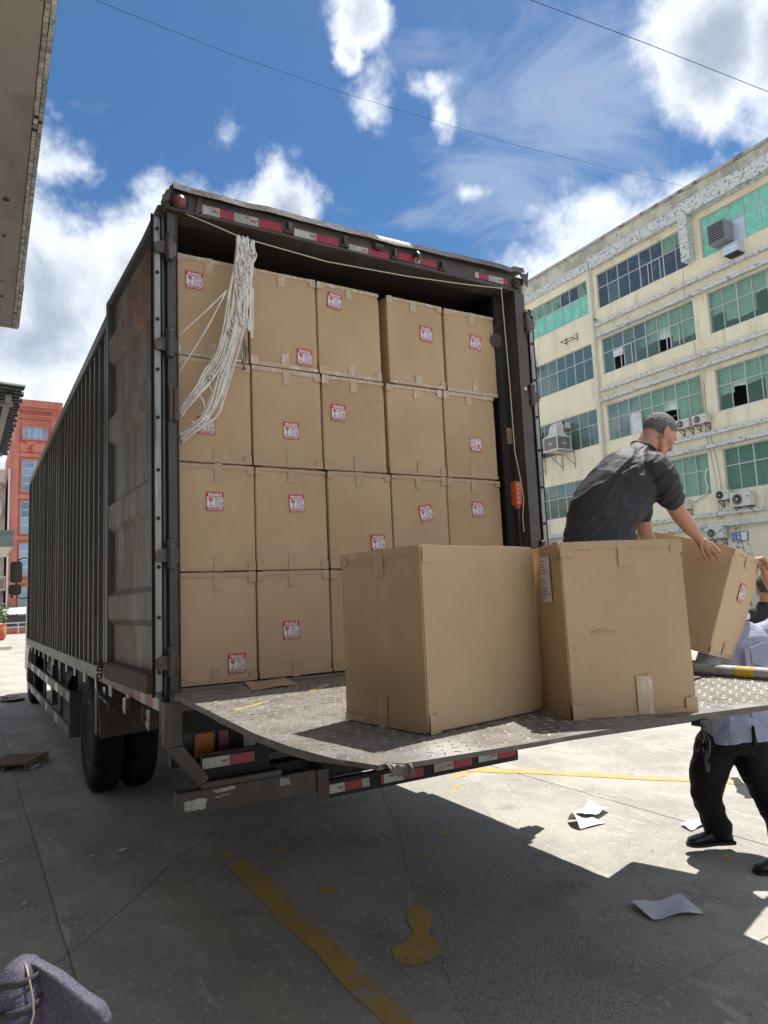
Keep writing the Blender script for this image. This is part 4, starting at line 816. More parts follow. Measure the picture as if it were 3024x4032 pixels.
    for x in (.655, 1.045, 1.43, 1.825):
        w = MB(); w.box((x - .012, -.045, 3.895), (x + .012, -.013, 3.955), M['edge']); w.box((x - .03, -.035, 3.885), (x + .03, -.013, 3.90), M['rust']); w.build('lock_keeper', T, bevel=.003)
    w = MB(); w.lathe((-.03, -.013, 3.915), (0, -1, 0), [(.055, 0), (.055, .012), (.045, .022)], M['black'], 20); l = w.build('marker_lamp', T)
    w = MB(); w.lathe((-.03, -.033, 3.915), (0, -1, 0), [(.041, 0), (.038, .016), (.024, .032), (.001, .038)], M['lamp_red'], 20); w.build('lens', l, smooth='auto')
    w = MB(); w.lathe((2.525, -.013, 3.925), (0, -1, 0), [(.045, 0), (.045, .02), (.03, .05), (.028, .03), (.001, .03)], M['edge'], 18); w.build('marker_lamp', T)
    w = MB(); w.box((1.265, -.045, 3.925), (1.335, -.013, 3.965), M['edge']); w.build('plate_lamp', T, bevel=.008)
    w = MB(); w.prism([(.06, 3.87), (.105, 3.89), (.10, 3.99), (.085, 3.985)], 'y', -.03, -.0136, M['frame']); w.build('header_bracket', T)
    # hinges
    for z in (3.62, 3.05, 1.87, 1.30):
        for x, s in ((-.090, 1), (2.595, -1)):
            h = MB(); h.lathe((x, -.030, z - .07), (0, 0, 1), [(.022, 0), (.024, .01), (.024, .13), (.022, .14), (.026, .142), (.026, .155), (.012, .162)], M['edge'], 14); hh = h.build('hinge', T, smooth='auto')
            h = MB(); h.prism([(x - s * .002, z - .035), (x - s * .075, z - .03), (x - s * .085, z + .02), (x - s * .055, z + .035), (x, z + .045)], 'y', -.026, -.014, M['edge']); h.box((x + (0 if s > 0 else -.04), -.024, z - .04), (x + (.04 if s > 0 else 0), -.012, z + .04), M['edge']); h.build('hinge_leaf', hh)
    # door lock bumps on the left post
    w = MB(); w.box((-.094, -.020, 2.62), (-.072, -.001, 2.82), M['rust']); w.box((-.068, -.024, 2.62), (-.040, -.001, 2.81), M['frame']); w.build('lock_plate', T, bevel=.005)
    # doors folded back along the sides
    def door(px, py, ang, sgn, seed):
        D = thing('rear_door', 'x', 'x', (px, py, 0)); del D['label']; del D['category']; D.parent = T; D.rotation_euler = (0, 0, ang)
        # local: the door lies along +y; its loading-side face looks away from the body (-x * sgn)
        r = random.Random(seed); W = 1.37; z0, z1 = 1.135, 3.82 if sgn > 0 else 3.70
        def bx(a, b, m, mb): mb.box((min(a[0] * sgn, b[0] * sgn), a[1], a[2]), (max(a[0] * sgn, b[0] * sgn), b[1], b[2]), m)
        f = MB(); bx((-.035, W - .09, z0), (.02, W, z1), M['doorframe'], f); bx((-.034, .06, z1 - .06), (.019, W - .091, z1 - .001), M['doorframe'], f); f.build('door_frame', D, bevel=.006)
        f = MB(); bx((-.062, .10, z0 + .0), (.018, W - .10, z0 + .11), M['rust'], f); f.build('bottom_rail', D, bevel=.008)
        ribs = [1.62, 2.24, 2.86, 3.44]; prof = [(z0 + .10, .004)]
        for c in ribs: prof += [(c - .13, .004), (c - .09, -.030), (c + .06, -.030), (c + .10, .004)]
        prof.append((z1 - .05, .004)); v = []; ff = []; ys = [.075 + (W - .165) * k / 12 for k in range(13)]
        for z, x in prof:
            for y in ys: v.append(((x + r.uniform(-.003, .003)) * sgn, y, z))
        n = len(ys)
        for i in range(len(prof) - 1):
            for k in range(n - 1): ff.append((i * n + k, i * n + k + 1, (i + 1) * n + k + 1, (i + 1) * n + k))
        f = MB(); f.add(v, ff, M['door']); f.build('ribbed_panel', D, fix=False)
        f = MB(); bx((.021, .03, z0 + .02), (.028, W - .02, z1 - .02), M['doorframe'], f); f.build('outer_skin', D)
        f = MB(); bx((-.040, .012, z0), (.02, .074, z1), M['doorframe'], f); f.build('hinge_stile', D, bevel=.004)
        f = MB(); bx((-.038, -.004, z0 + .02), (-.003, .0115, z1 - .02), M['sealstrip'], f); s = f.build('clamp_strip', D, bevel=.003)
        bm_ = MB(); bm_.lathe((0, 0, 0), (0, -1, 0), [(.011, 0), (.011, .004), (.006, .005), (.005, .014), (.001, .015)], M['black'], 8); me = None
        for k in range(10):
            z = z0 + .12 + k * .275
            if z > z1 - .05: break
            if me is None: o = bm_.build('bolt', s); me = o.data; o.location = (-.020 * sgn, -.005, z)
            else: link_mesh('bolt', me, s, (-.020 * sgn, -.005, z + r.uniform(-.02, .02)))
        f = MB(); bx((-.052, -.001, z0 - .01), (-.0405, .02, z1 + .005), M['rubber'], f); bx((-.002, -.003, z0 - .01), (.008, .011, z1 + .005), M['rubber'], f); f.build('rubber_seal', D, bevel=.003)
        return D
    door(-.132, .0, R(1.7), 1, 5); d2 = door(2.632, .0, R(-1.6), -1, 6)
    w = MB(); r = random.Random(3)
    for k in range(5): w.prism([(2.60 + k * .012, 3.69), (2.612 + k * .012, 3.69), (2.606 + k * .012, 3.72 + r.uniform(0, .05))], 'y', -.01, .005, M['rubber'])
    w.build('torn_rubber', T)
    # stickers on right inner post
    w = MB(); w.lathe((2.395, .101, 3.50), (0, -1, 0), [(.055, 0), (.055, .003), (.001, .0035)], M['edge'], 20); w.build('round_plate', T)
    w = MB(); w.box((2.43, .092, 2.70), (2.50, .0985, 2.82), M['kraft']); w.build('paper_tag', T); w = MB(); w.lathe((2.53, -.031, 3.10), (0, -1, 0), [(.012, 0), (.012, .002), (.001, .003)], M['white_print'], 10); w.build('paint_spot', T)
    # sill between floor and lift
    w = MB(); w.box((-.10, -.07, 1.10), (2.58, -.006, 1.144), M['edge']); w.build('rear_sill', T, bevel=.004)
    # tail lift platform
    out = [(-.10, -.08), (-.105, -.35), (-.125, -.8), (-.155, -1.45), (-.15, -1.75), (-.115, -2.0), (-.055, -2.15), (-.03, -2.135), (.01, -2.175), (.37, -2.205), (1.2, -2.235), (2.50, -2.26), (2.52, -.08)]
    def pz(x, y): return 1.146 - .035 * max(0, x - 1.15)
    w = MB(); r = random.Random(2); n = len(out); dense = []
    for i in range(n):
        a = Vector(out[i]); b = Vector(out[(i + 1) % n]); k = max(1, int((b - a).length / .09))
        for j in range(k): q = a.lerp(b, j / k); dense.append((q.x + (r.uniform(-.004, .004) if i < n - 1 else 0), q.y + (r.uniform(-.003, .003) if i < n - 1 else 0)))
    cx, cy = 1.2, -1.1; ring = dense; N_ = len(ring); v = []; f = []
    for s in range(1, 7):
        for (x, y) in ring: xx = cx + (x - cx) * s / 6; yy = cy + (y - cy) * s / 6; v.append((xx, yy, pz(xx, yy)))
    c0 = len(v); v.append((cx, cy, pz(cx, cy)))
    for k in range(N_): f.append((c0, k, (k + 1) % N_))
    for s in range(5):
        for k in range(N_): f.append((s * N_ + k, (s + 1) * N_ + k, (s + 1) * N_ + (k + 1) % N_, s * N_ + (k + 1) % N_))
    P = MB(); P.add(v, f, M['plate']); rim = []; b0 = len(v)
    v2 = [v[5 * N_ + k] for k in range(N_)] + [(x, y, pz(x, y) - (.026 if y > -1.9 else .014)) for x, y in ring]
    P.add(v2, [(k, (k + 1) % N_, N_ + (k + 1) % N_, N_ + k) for k in range(N_)] + [tuple(range(N_, 2 * N_))], M['edge'])
    plat = P.build('tail_lift_platform', T, fix=True)
    t = MB(); p = .0445
    for i in range(int(2.6 / p)):
        for j in range(int(2.0 / p)):
            x = -.13 + i * p + (p / 2 if j % 2 else 0); y = -2.20 + j * p
            if x < -.09 - .02 * (y < -1) and y < -1.9 or x > 2.45 or (x < -.075 and y > -.7) or y < -2.16 - .02 * x: continue
            if x < .08 and y < -2.05: continue
            a = (.9 if (i + j) % 2 else -.9) + .1 * math.sin(i * 7.1 + j * 3.3); dx, dy = .0145 * math.cos(a), .0145 * math.sin(a); nx, ny = -.0042 * math.sin(a), .0042 * math.cos(a); z = pz(x, y)
            t.add([(x - dx, y - dy, z), (x - nx, y - ny, z), (x + dx, y + dy, z), (x + nx, y + ny, z), (x, y, z + .0030), (x - dx * .5, y - dy * .5, z + .0024), (x + dx * .5, y + dy * .5, z + .0024)],
                  [(0, 1, 5), (1, 4, 5), (1, 6, 4), (1, 2, 6), (2, 3, 6), (3, 4, 6), (3, 5, 4), (3, 0, 5)], M['tread'])
    t.build('tread_pattern', plat, kind='stuff')
    w = MB(); a, b = (-.118, -1.059), (2.45, -.73)
    for k in range(30):
        u = k / 30; q = (k + 1) / 30; x0 = a[0] + (b[0] - a[0]) * u; y0 = a[1] + (b[1] - a[1]) * u; x1 = a[0] + (b[0] - a[0]) * q; y1 = a[1] + (b[1] - a[1]) * q
        w.bar((x0, y0, pz(x0, y0) + .002), (x1, y1, pz(x1, y1) + .0005), .006, .003, M['reflect_white'])
    w.build('weld_seam', plat)
    for q in ([(-.04, -.878), (-.03, -.90), (.17, -.75), (.169, -.735)], [(.453, -.56), (.46, -.575), (.60, -.46), (.64, -.42), (.66, -.365), (.60, -.40)]):
        w = MB(); z = pz(q[0][0], q[0][1]); w.prism(rag(q, .005, .02, r), 'z', z + .0005, z + .0022, M['yellow_paint']); w.build('yellow_marking', plat, fix=False)
    w = MB(); w.prism([(.69 + .03 * math.cos(k), -.115 + .012 * math.sin(k)) for k in (0, 1, 2, 3, 4, 5)], 'z', 1.1445, 1.1462, M['black']); w.prism([(.12 + .05 * math.cos(k), -.30 + .014 * math.sin(k)) for k in (0, 1, 2, 3, 4, 5)], 'z', 1.146, 1.1475, M['grout']); w.build('plate_hole', plat)
    # curled damaged corner
    w = MB(); vs = []; n = 16
    for i in range(n + 1):
        x = -.03 + .06 * i / n; y = -2.146 - .030 * i / n + .004 * math.sin(i * 1.7); z = pz(x, y)
        vs += [(x, y + .02, z + .001), (x, y - .006, z - .003), (x + .004, y - .014 - .006 * math.sin(i * .9), z - .022 - .010 * math.sin(i * 1.3)), (x, y - .002, z - .034)]
    fs = [(i * 4 + k, i * 4 + 4 + k, i * 4 + 5 + k, i * 4 + 1 + k) for i in range(n) for k in range(3)]; w.add(vs, fs, M['edge']); w.build('curled_edge', plat, smooth=True)
    # underside of the lift
    w = MB()
    for x in (.75, 1.72): w.bar((x, .15, .62), (x, -.55, 1.06), .07, .12, M['dark']); w.box((x - .05, -1.6, 1.04), (x + .05, -.12, 1.085), M['dark'])
    w.box((.45, .05, .55), (2.05, .17, .68), M['dark']); w.build('lift_arm', T)
    w = MB(); w.tube([(1.25, .2, .58), (1.25, -.45, .98)], .035, M['edge'], 12); w.tube([(1.0, .2, .60), (1.0, -.2, .84)], .045, M['dark'], 12); w.build('lift_cylinder', T)
    # left lower bracket and step
    w = MB(); w.box((-.135, -.055, .87), (-.045, .035, 1.10), M['frame']); w.add([(-.135, -.055, .87), (-.045, -.055, .875), (.095, -.055, .69), (.05, -.055, .64), (-.135, .035, .87), (-.045, .035, .875), (.095, .035, .69), (.05, .035, .64)], [(0, 1, 2, 3), (7, 6, 5, 4), (0, 4, 5, 1), (1, 5, 6, 2), (2, 6, 7, 3), (3, 7, 4, 0)], M['frame']); w.build('bumper_bracket', T, bevel=.005)
    w = MB(); w.box((.052, -.058, .638), (.50, -.04, .668), M['frame']); w.box((.06, -.039, .655), (.50, .24, .664), M['frame']); w.box((.075, .02, .665), (.46, .06, .80), M['dark']); w.build('step_plate', T, bevel=.003)
    strip(.078, .372, .722, .776, .0185, (('reflect_white', .52), ('reflect_red', .48)))
    w = MB(); w.box((-.03, .26, .70), (.62, .32, .90), M['black']); lb = w.build('tail_lamp_housing', T)
    for x0, x1, mt in ((.10, .212, 'lamp_orange'), (.235, .345, 'lamp_red'), (.37, .46, 'reflect_white')): w = MB(); w.box((x0, .235, .735), (x1, .259, .872), M[mt]); w.build('lamp_lens', lb, bevel=.006)
    w = MB(); w.box((-.06, -.06, 1.05), (.06, .10, 1.10), M['frame']); w.box((.0, .12, .90), (2.5, .20, 1.055), M['dark']); w.build('rear_cross_member', T)
    # underrun beam
    w = MB(); w.box((-.07, -.035, .508), (.775, .035, .628), M['frame']); w.box((-.071, -.04, .505), (-.064, .04, .633), M['frame']); w.build('underrun_beam', T, bevel=.006)
    w = MB(); w.box((.776, -.03, .455), (2.238, .03, .552), M['dark']); w.box((.72, -.045, .46), (.80, -.036, .63), M['rust']); w.build('underrun_beam', T, bevel=.004)
    for x in (.3, 2.0): w = MB(); w.box((x, .036, .50), (x + .08, .30, .60), M['dark']); w.box((x, .22, .60), (x + .08, .30, .90), M['dark']); w.build('beam_support', T)
    strip(.785, 1.07, .480, .530, -.0310, (('reflect_white', .42), ('reflect_red', .40), ('reflect_white', .18)))
    strip(1.147, 1.458, .478, .530, -.0310, (('reflect_red', .07), ('reflect_white', .45), ('reflect_red', .48)))
    strip(1.54, 1.84, .484, .536, -.0310, (('reflect_white', .5), ('reflect_red', .5)))
    strip(1.893, 2.21, .490, .541, -.0310, (('reflect_white', .5), ('reflect_red', .5)))
    for poly in ([(-.035, .535), (.075, .532), (.085, .585), (.03, .59), (-.035, .582)], [(.14, .60), (.24, .605), (.24, .622), (.12, .618)], [(.11, .575), (.22, .583), (.20, .590)], [(.50, .578), (.56, .575), (.55, .615), (.50, .61)]):
        w = MB(); w.prism(rag(poly, .004, .012, r), 'y', -.0368, -.0352, M['reflect_white']); w.build('worn_sticker', T, fix=False)
    # chassis, axles, wheels
    w = MB(); w.box((.80, .21, .78), (.88, 10.3, 1.05), M['dark']); w.box((1.62, .21, .78), (1.70, 10.3, 1.05), M['dark'])
    for y in (1.5, 4.5, 6.2, 8.5): w.box((.881, y, .82), (1.619, y + .08, .98), M['dark'])
    for y in [1.0 + .75 * k for k in range(12)]: w.box((-.04, y, 1.0), (2.5, y + .05, 1.055), M['dark'])
    w.box((1.25, 3.7, .38), (1.27, 10.2, 1.0), M['dark']); w.box((.5, 3.68, .5), (1.9, 3.70, 1.0), M['dark'])  # added dark plates that block the sunlit gap beneath the truck
    w.build('chassis', T)
    for y in (3.08, 10.30): w = MB(); w.tube([(.1, y, .5), (2.4, y, .5)], .065, M['dark'], 10); w.build('axle', T)
    def wheel(xo, y, s, wd=.25, front=False):
        """xo = outer face x, s = direction inwards"""
        W = thing('wheel', 'x', 'x', (xo, y, .5)); del W['label']; del W['category']; W.parent = T
        q = MB(); ax = (s, 0, 0); q.lathe((0, 0, 0), ax, [(.285, .018), (.33, .0), (.42, .002), (.470, .018), (.490, .040), (.498, .060), (.498, wd - .06), (.490, wd - .04), (.47, wd - .015), (.33, wd), (.285, wd - .02)], M['rubber'], 48)
        for gx in (.085, .125, .165): pass
        q.build('tyre', W, smooth='auto')
        g = MB()
        for gx in (.075, .115, .155, .19):
            g.lathe((0, 0, 0), ax, [(.4985, gx - .004), (.503, gx - .012), (.503, gx - .028), (.4985, gx - .034)], M['rubber'], 48)
        g.build('tread_rib', W)
        q = MB(); q.lathe((0, 0, 0), ax, [(.288, .022), (.275, .012), (.262, .03), (.25, .11 if not front else .06), (.19, .125 if not front else .03), (.12, .12 if not front else .02), (.118, .03 if not front else -.03), (.001, .02 if not front else -.04)], M['rim'], 32); q.build('rim', W, smooth='auto')
        n = MB()
        for k in range(8): a = k * math.pi / 4; n.lathe((s * (.10 if not front else .005), .155 * math.cos(a), .155 * math.sin(a)), (-s, 0, 0), [(.016, 0), (.016, .03), (.001, .031)], M['edge'], 6)
        n.build('wheel_nuts', W)
    wheel(-.085, 3.08, 1); wheel(.20, 3.08, 1); wheel(2.565, 3.08, -1); wheel(2.28, 3.08, -1); wheel(-.06, 10.32, 1, .26, True); wheel(2.54, 10.32, -1, .26, True)
    for x0, x1 in ((-.09, .72), (1.75, 2.56)):
        w = MB(); w.add([(x0, 2.30, .57), (x1, 2.34, .60), (x1, 2.42, 1.06), (x0, 2.46, 1.06), (x0, 2.32, .57), (x1, 2.36, .60), (x1, 2.44, 1.06), (x0, 2.48, 1.06)], [(0, 1, 2, 3), (7, 6, 5, 4), (0, 4, 5, 1), (1, 5, 6, 2), (2, 6, 7, 3), (3, 7, 4, 0)], M['frame'])
        w.box((x0, 2.481, .57), (x0 + .035, 2.60, 1.03), M['frame']) if x0 < 0 else None; w.build('mud_flap', T)
        w = MB(); pr = []
        for k in range(9): a = R(15 + k * 18.75); pr.append((3.08 + .60 * math.cos(a), .5 + .60 * math.sin(a)))
        for k in range(8, -1, -1): a = R(15 + k * 18.75); pr.append((3.08 + .585 * math.cos(a), .5 + .585 * math.sin(a)))
        for i in range(8): w.prism([pr[i], pr[i + 1], pr[16 - i], pr[17 - i]], 'x', x0 + .06, x1 - .2, M['dark'])
        w.build('wheel_arch', T)
    # side guard
    for xg, s in ((-.10, 1), (2.58, -1)):
        G = thing('side_guard', 'x', 'x', (xg, 0, 0)); del G['label']; del G['category']; G.parent = T
        for z in (.70, .35):
            b = MB(); b.box((min(0, s * .035), 4.25, z - .05), (max(0, s * .035), 9.95, z + .06), M['frame']); b.build('guard_rail', G, bevel=.004)
            for k in range(9):
                b = MB(); y = 4.7 + k * .6; b.box((min(-.002 * s, 0), y, z - .045), (max(-.002 * s, 0), y + .26, z + .055), M['reflect_white'] if k % 2 else M['frame']); b.build('reflector_band', G)
        for (a_, y_, z_, q_, h_, m_) in ((0, 4.20, .30, .16, .76, 'frame'), (0, 9.951, .30, .16, .76, 'frame'), (.036, 5.4, .3, .07, 1.03, 'edge'), (.036, 7.4, .3, .07, 1.03, 'edge'), (.036, 9.2, .3, .07, 1.03, 'edge'), (.036, 6.3, .4, .1, 1.03, 'frame')):
            b = MB(); b.box((min(s * a_, s * q_), y_, z_), (max(s * a_, s * q_), y_ + (.18 if m_ == 'frame' and a_ else .048), h_), M[m_]); b.build('guard_post', G)
    w = MB(); w.tube([(.30, 5.6, .66), (.30, 7.2, .66)], .26, M['dark'], 20); w.build('fuel_tank', T, smooth='auto'); w = MB(); w.tube([(.25, 7.9, .68), (.25, 8.9, .68)], .15, M['frame'], 16); w.tube([(.25, 7.9, .40), (.25, 8.9, .40)], .09, M['frame'], 12); w.build('air_tank', T, smooth='auto')
    w = MB(); w.box((.1, 4.4, .45), (.6, 5.2, .95), M['dark']); w.build('battery_box', T, bevel=.02)
    # reflective tabs under the bottom rail
    r = random.Random(4)
    for k in range(14):
        y = .95 + k * .66; w = MB(); d = r.uniform(-.005, .015); w.box((-.122, y, .965 - d), (-.116, y + .11, 1.045 - d), M['reflect_white']); o = w.build('reflector_tab', T); q = MB(); q.box((-.1232, y + .02, .98 - d), (-.1222, y + .06, 1.035 - d), M['reflect_red']); q.build('red_patch', o)
    for k in range(4): w = MB(); y = .12 + k * .17; w.box((-.122, y, 1.035), (-.116, y + .165, 1.105), M['reflect_red' if k % 2 else 'reflect_white']); w.build('reflector_tab', T)
    for y, h in ((.35, .10), (1.05, .09), (1.85, .1)): w = MB(); w.prism([(y, 1.02), (y + .09, 1.01), (y + .10, 1.02 - h), (y + .02, 1.0 - h)], 'x', -.128, -.123, M['reflect_white']); w.build('hanging_tab', T)
    # chains
    def chain(p0, n, step=(0, 0, -.052), s=1.0, hooks=None):
        Cn = thing('chain', 'x', 'x', p0); del Cn['label']; del Cn['category']; Cn.parent = T; me = None
        l = MB(); pts = [(math.cos(a) * .012 * s, 0, math.sin(a) * .026 * s - (.008 * s if math.sin(a) < 0 else -.008 * s)) for a in [k * math.pi / 6 for k in range(13)]]; l.tube(pts, .0042 * s, M['black'], 6, cap=False)
        r = random.Random(1)
        for k in range(n):
            loc = hooks[k] if hooks else tuple(step[i] * k for i in range(3)); rot = (r.uniform(-.1, .1), r.uniform(-.1, .1), (k % 2) * 1.57 + .3)
            if hooks and k < n - 1: d = Vector(hooks[min(k + 1, n - 1)]) - Vector(hooks[k]); e = d.to_track_quat('Z', 'Y').to_euler(); rot = (e.x, e.y, e.z)
            if me is None: o = l.build('chain_link', Cn, smooth=True); me = o.data; o.location = loc; o.rotation_euler = rot
            else: link_mesh('chain_link', me, Cn, loc, rot)
    chain((1.215, -2.236, 1.085), 3)
    w = MB(); w.box((1.195, -2.238, 1.10), (1.245, -2.20, 1.122), M['black']); w.build('chain_lug', T)
    hk = [(0.0, 0.0, 0), (.0, .03, -.05), (.0, .04, -.10), (0, .02, -.15), (0, -.04, -.18), (0, -.11, -.195), (0, -.18, -.20), (0, -.25, -.205), (0, -.32, -.20), (0, -.38, -.21), (0, -.44, -.23)]
    chain((-.245, 1.30, 1.22), 11, s=1.3, hooks=hk)
    w = MB(); w.tube([(-.14, .45, 1.03), (-.14, .45, .97), (-.14, .42, .95)], .012, M['rust'], 6); w.tube([(-.14, .9, 1.03), (-.14, .9, .96)], .014, M['rust'], 6); w.build('drain_stub', T)
    # cab
    Cb = thing('cab', 'x', 'x', (0, 10.2, 0)); del Cb['label']; del Cb['category']; Cb.parent = T
    w = MB(); prof = [(.05, .95), (.05, 2.30), (.25, 2.72), (1.55, 2.72), (1.95, 1.75), (2.02, 1.0), (2.02, .50), (1.75, .45), (.80, .45), (.72, .80), (.45, 1.02), (-.0, 1.05)]
    w.prism([(a, b) for a, b in prof], 'x', .0, 2.48, M['cab']); w.build('cab_shell', Cb, bevel=.03)
    for x, s in ((-.012, 1), (2.492, -1)):
        w = MB(); w.prism([(.55, 1.02), (.55, 2.62), (1.5, 2.62), (1.85, 1.75), (1.85, 1.02)], 'x', min(x, x + s * .011), max(x, x + s * .011), M['cab']); dd = w.build('door', Cb); w = MB(); xx = x - s * .004; w.prism([(.65, 1.85), (.65, 2.5), (1.42, 2.5), (1.72, 1.85)], 'x', min(x - s * .001, xx), max(x - s * .001, xx), M['blueglass']); w.build('window', dd)
        w = MB(); w.box((min(x - s * .03, x - s * .002), .65, 1.55), (max(x - s * .03, x - s * .002), .85, 1.60), M['black']); w.build('handle', dd)
    w = MB(); w.lathe((-.012, .25, 1.25), (-1, 0, 0), [(.04, 0), (.04, .012), (.001, .02)], M['lamp_orange'], 12); w.build('side_marker', Cb); w = MB(); w.box((.1, 1.9, 1.8), (2.38, 1.98, 2.0), M['blueglass']); w.build('windscreen', Cb)
    w = MB(); w.box((.0, 2.03, .45), (2.48, 2.12, .85), M['cab']); w.build('front_bumper', Cb, bevel=.02)
    Mr = thing('mirror_arm', 'x', 'x', (0, 11.2, 0)); del Mr['label']; del Mr['category']; Mr.parent = T
    w = MB(); w.tube([(-.02, .0, 2.60), (-.10, .02, 2.63), (-.20, .03, 2.60), (-.235, .03, 2.50), (-.24, .03, 1.95), (-.22, .02, 1.88), (-.12, .0, 1.86), (-.01, 0, 1.88)], .013, M['black'], 8); w.build('bracket_tube', Mr, smooth=True)
    for (x0, x1, z0, z1) in ((-.345, -.143, 2.16, 2.56), (-.365, -.155, 1.93, 2.125)):
        w = MB(); w.box((x0, -.01, z0), (x1, .06, z1), M['black']); h = w.build('mirror_housing', Mr, bevel=.022); w = MB(); w.box((x0 + .014, -.0145, z0 + .016), (x1 - .014, -.0105, z1 - .016), M['mirror']); w.build('mirror_glass', h)
    w = MB(); w.tube([(-.33, .02, 1.93), (-.32, .02, 1.88), (-.27, .02, 1.83), (-.22, .02, 1.87)], .004, M['black'], 5); w.box((-.33, -.01, 1.88), (-.29, .03, 1.925), M['black']); w.build('small_camera', Mr)
    w = MB(); w.box((-.03, .12, 1.75), (.18, .42, 2.1), M['black']); o = w.build('quarter_mirror', Mr, bevel=.02)
    # remote control (hangs on its own cable)
    Q = thing('remote_control', 'orange push button control box hanging by the right rear post', 'remote control', (2.37, -.012, 2.30))
    w = MB(); w.box((-.034, -.05, -.09), (.030, .0, .085), M['orange']); w.box((-.02, -.04, -.112), (.02, -.01, -.089), M['orange']); w.build('casing', Q, bevel=.006)
    for k in range(4): w = MB(); w.lathe((-.012, -.0505, .058 - k * .032), (0, -1, 0), [(.011, 0), (.011, .004), (.007, .006), (.001, .0062)], M['button'], 14); w.build('button', Q)
    w = MB(); w.box((-.024, -.0545, -.078), (.0, -.0505, -.062), M['button']); w.build('rating_plate', Q)
    w = MB(); w.tube([(0, -.025, -.11), (.004, -.025, -.22), (.006, -.022, -.225), (.01, -.02, -.6), (.02, -.02, -1.12)], [.011, .010, .005, .005, .005], M['black'], 8); w.build('cable', Q)
    return T
truck = build_truck()
def ropes():
    w = MB(); K = (.335, -.045, 3.775)
    w.tube([(.004, -.04, 3.845), (.17, -.045, 3.81), K, (.9, -.045, 3.745), (1.5, -.045, 3.77), (2.0, -.045, 3.81), (2.36, -.04, 3.85)], .0036, M['cord'], 6); tag(w.build('cord', smooth=True), 'thin yellow green cord strung across the top of the truck opening', 'cord')
    w = MB(); w.tube([(2.35, -.04, 3.86), (2.352, -.045, 3.6), (2.362, -.05, 3.1), (2.368, -.05, 2.6), (2.372, -.085, 2.40), (2.39, -.085, 2.25), (2.40, -.05, 2.12), (2.41, -.045, 2.02)], .0036, M['cord'], 6); tag(w.build('cord', smooth=True), 'thin pale cord hanging down the right side of the truck opening', 'cord')
    T = thing('cargo_net', 'bundled white rope net hung over the cord and looped back to the left post', 'rope net', (.335, -.045, 3.775))
    r = random.Random(17)
    A = [(.335, 3.765), (.315, 3.60), (.285, 3.40), (.245, 3.18), (.19, 3.0), (.115, 2.88), (.050, 2.785), (-.03, 2.665)]
    B = [(.335, 3.765), (.325, 3.50), (.29, 3.25), (.225, 3.02), (.17, 2.86), (.12, 2.70), (.050, 2.595), (-.036, 2.53)]
    def strand(path, off, m='rope', rad=.0052, wob=.006, upto=99, y=-.05):
        pts = []
        for i, (x, z) in enumerate(path[:upto]):
            s = min(1, .25 + i * .22); dx = off[0] * (1.0 if i > 0 else 1.2); yo = max(0, .05 - x) * 1.0; dx = dx if x > .10 else dx * .35
            pts.append(Vector((x + dx + r.uniform(-wob, wob), y + yo + off[1] * s + r.uniform(-wob, wob), z + off[2] * s + r.uniform(-wob, wob) * 2)))
        # refine
        q = []
        for i in range(len(pts) - 1):
            p0 = pts[max(i - 1, 0)]; p1 = pts[i]; p2 = pts[i + 1]; p3 = pts[min(i + 2, len(pts) - 1)]
            for k in range(5):
                t = k / 5; q.append(.5 * ((2 * p1) + (-p0 + p2) * t + (2 * p0 - 5 * p1 + 4 * p2 - p3) * t * t + (-p0 + 3 * p1 - 3 * p2 + p3) * t ** 3))
        q.append(pts[-1]); rr = [rad * (1 + .22 * math.sin(i * 1.9)) for i in range(len(q))]
        o = Vector((.335, -.045, 3.775)); w = MB(); w.tube([p - o for p in q], rr, M[m], 7); w.build('strand', T, smooth=True)
    for k in range(8): strand(A, ((k - 4) * .0075, r.uniform(-.016, .012), -(k - 4) * .0052 + r.uniform(-.004, .004)))
    for k in range(9): strand(B, ((k - 3) * .0075 + .014, r.uniform(-.022, .008), -(k - 4) * .0055 + r.uniform(-.004, .004)))
    # loops at the top, ending part way down
    for k in range(13):
        x = r.uniform(-.028, .075); L = r.uniform(.18, .62); P = [(.335 + x, 3.765 + .01), (.335 + x + r.uniform(-.01, .01), 3.70), (.33 + x + r.uniform(-.02, .02), 3.765 - L * .5), (.325 + x * .7 + r.uniform(-.02, .02), 3.765 - L), (.335 + x * .6 + .015, 3.77 - L + .02), (.335 + x * .6 + .02, 3.765 - L * .5)]
        strand(P, (0, r.uniform(-.02, .0), 0), wob=.006)
    strand([(.33, 3.45), (.325, 3.25), (.33, 3.05), (.335, 2.98)], (0, -.02, 0), 'oldrope', .006); strand([(.335, 3.12), (.345, 3.03), (.325, 3.0), (.33, 2.95)], (0, -.025, 0), 'oldrope', .010)
    for (a, b) in (((.236, 3.423), (-.034, 3.128)), ((.236, 3.423), (-.034, 2.905))): strand([a, ((a[0] + b[0]) / 2 + .004, (a[1] + b[1]) / 2 - .008), b], (0, 0, 0), rad=.0042, wob=.001)
    for (a, b) in (((.215, 3.05), (.20, 2.97)), ((.16, 2.93), (.185, 2.87)), ((.11, 2.85), (.145, 2.80)), ((.07, 2.76), (.105, 2.70)), ((.02, 2.63), (.05, 2.60))): strand([a, (a[0] + .012, a[1] - .01), (b[0] - .012, b[1] + .004), b], (0, -.01, 0), rad=.0045, wob=.001)
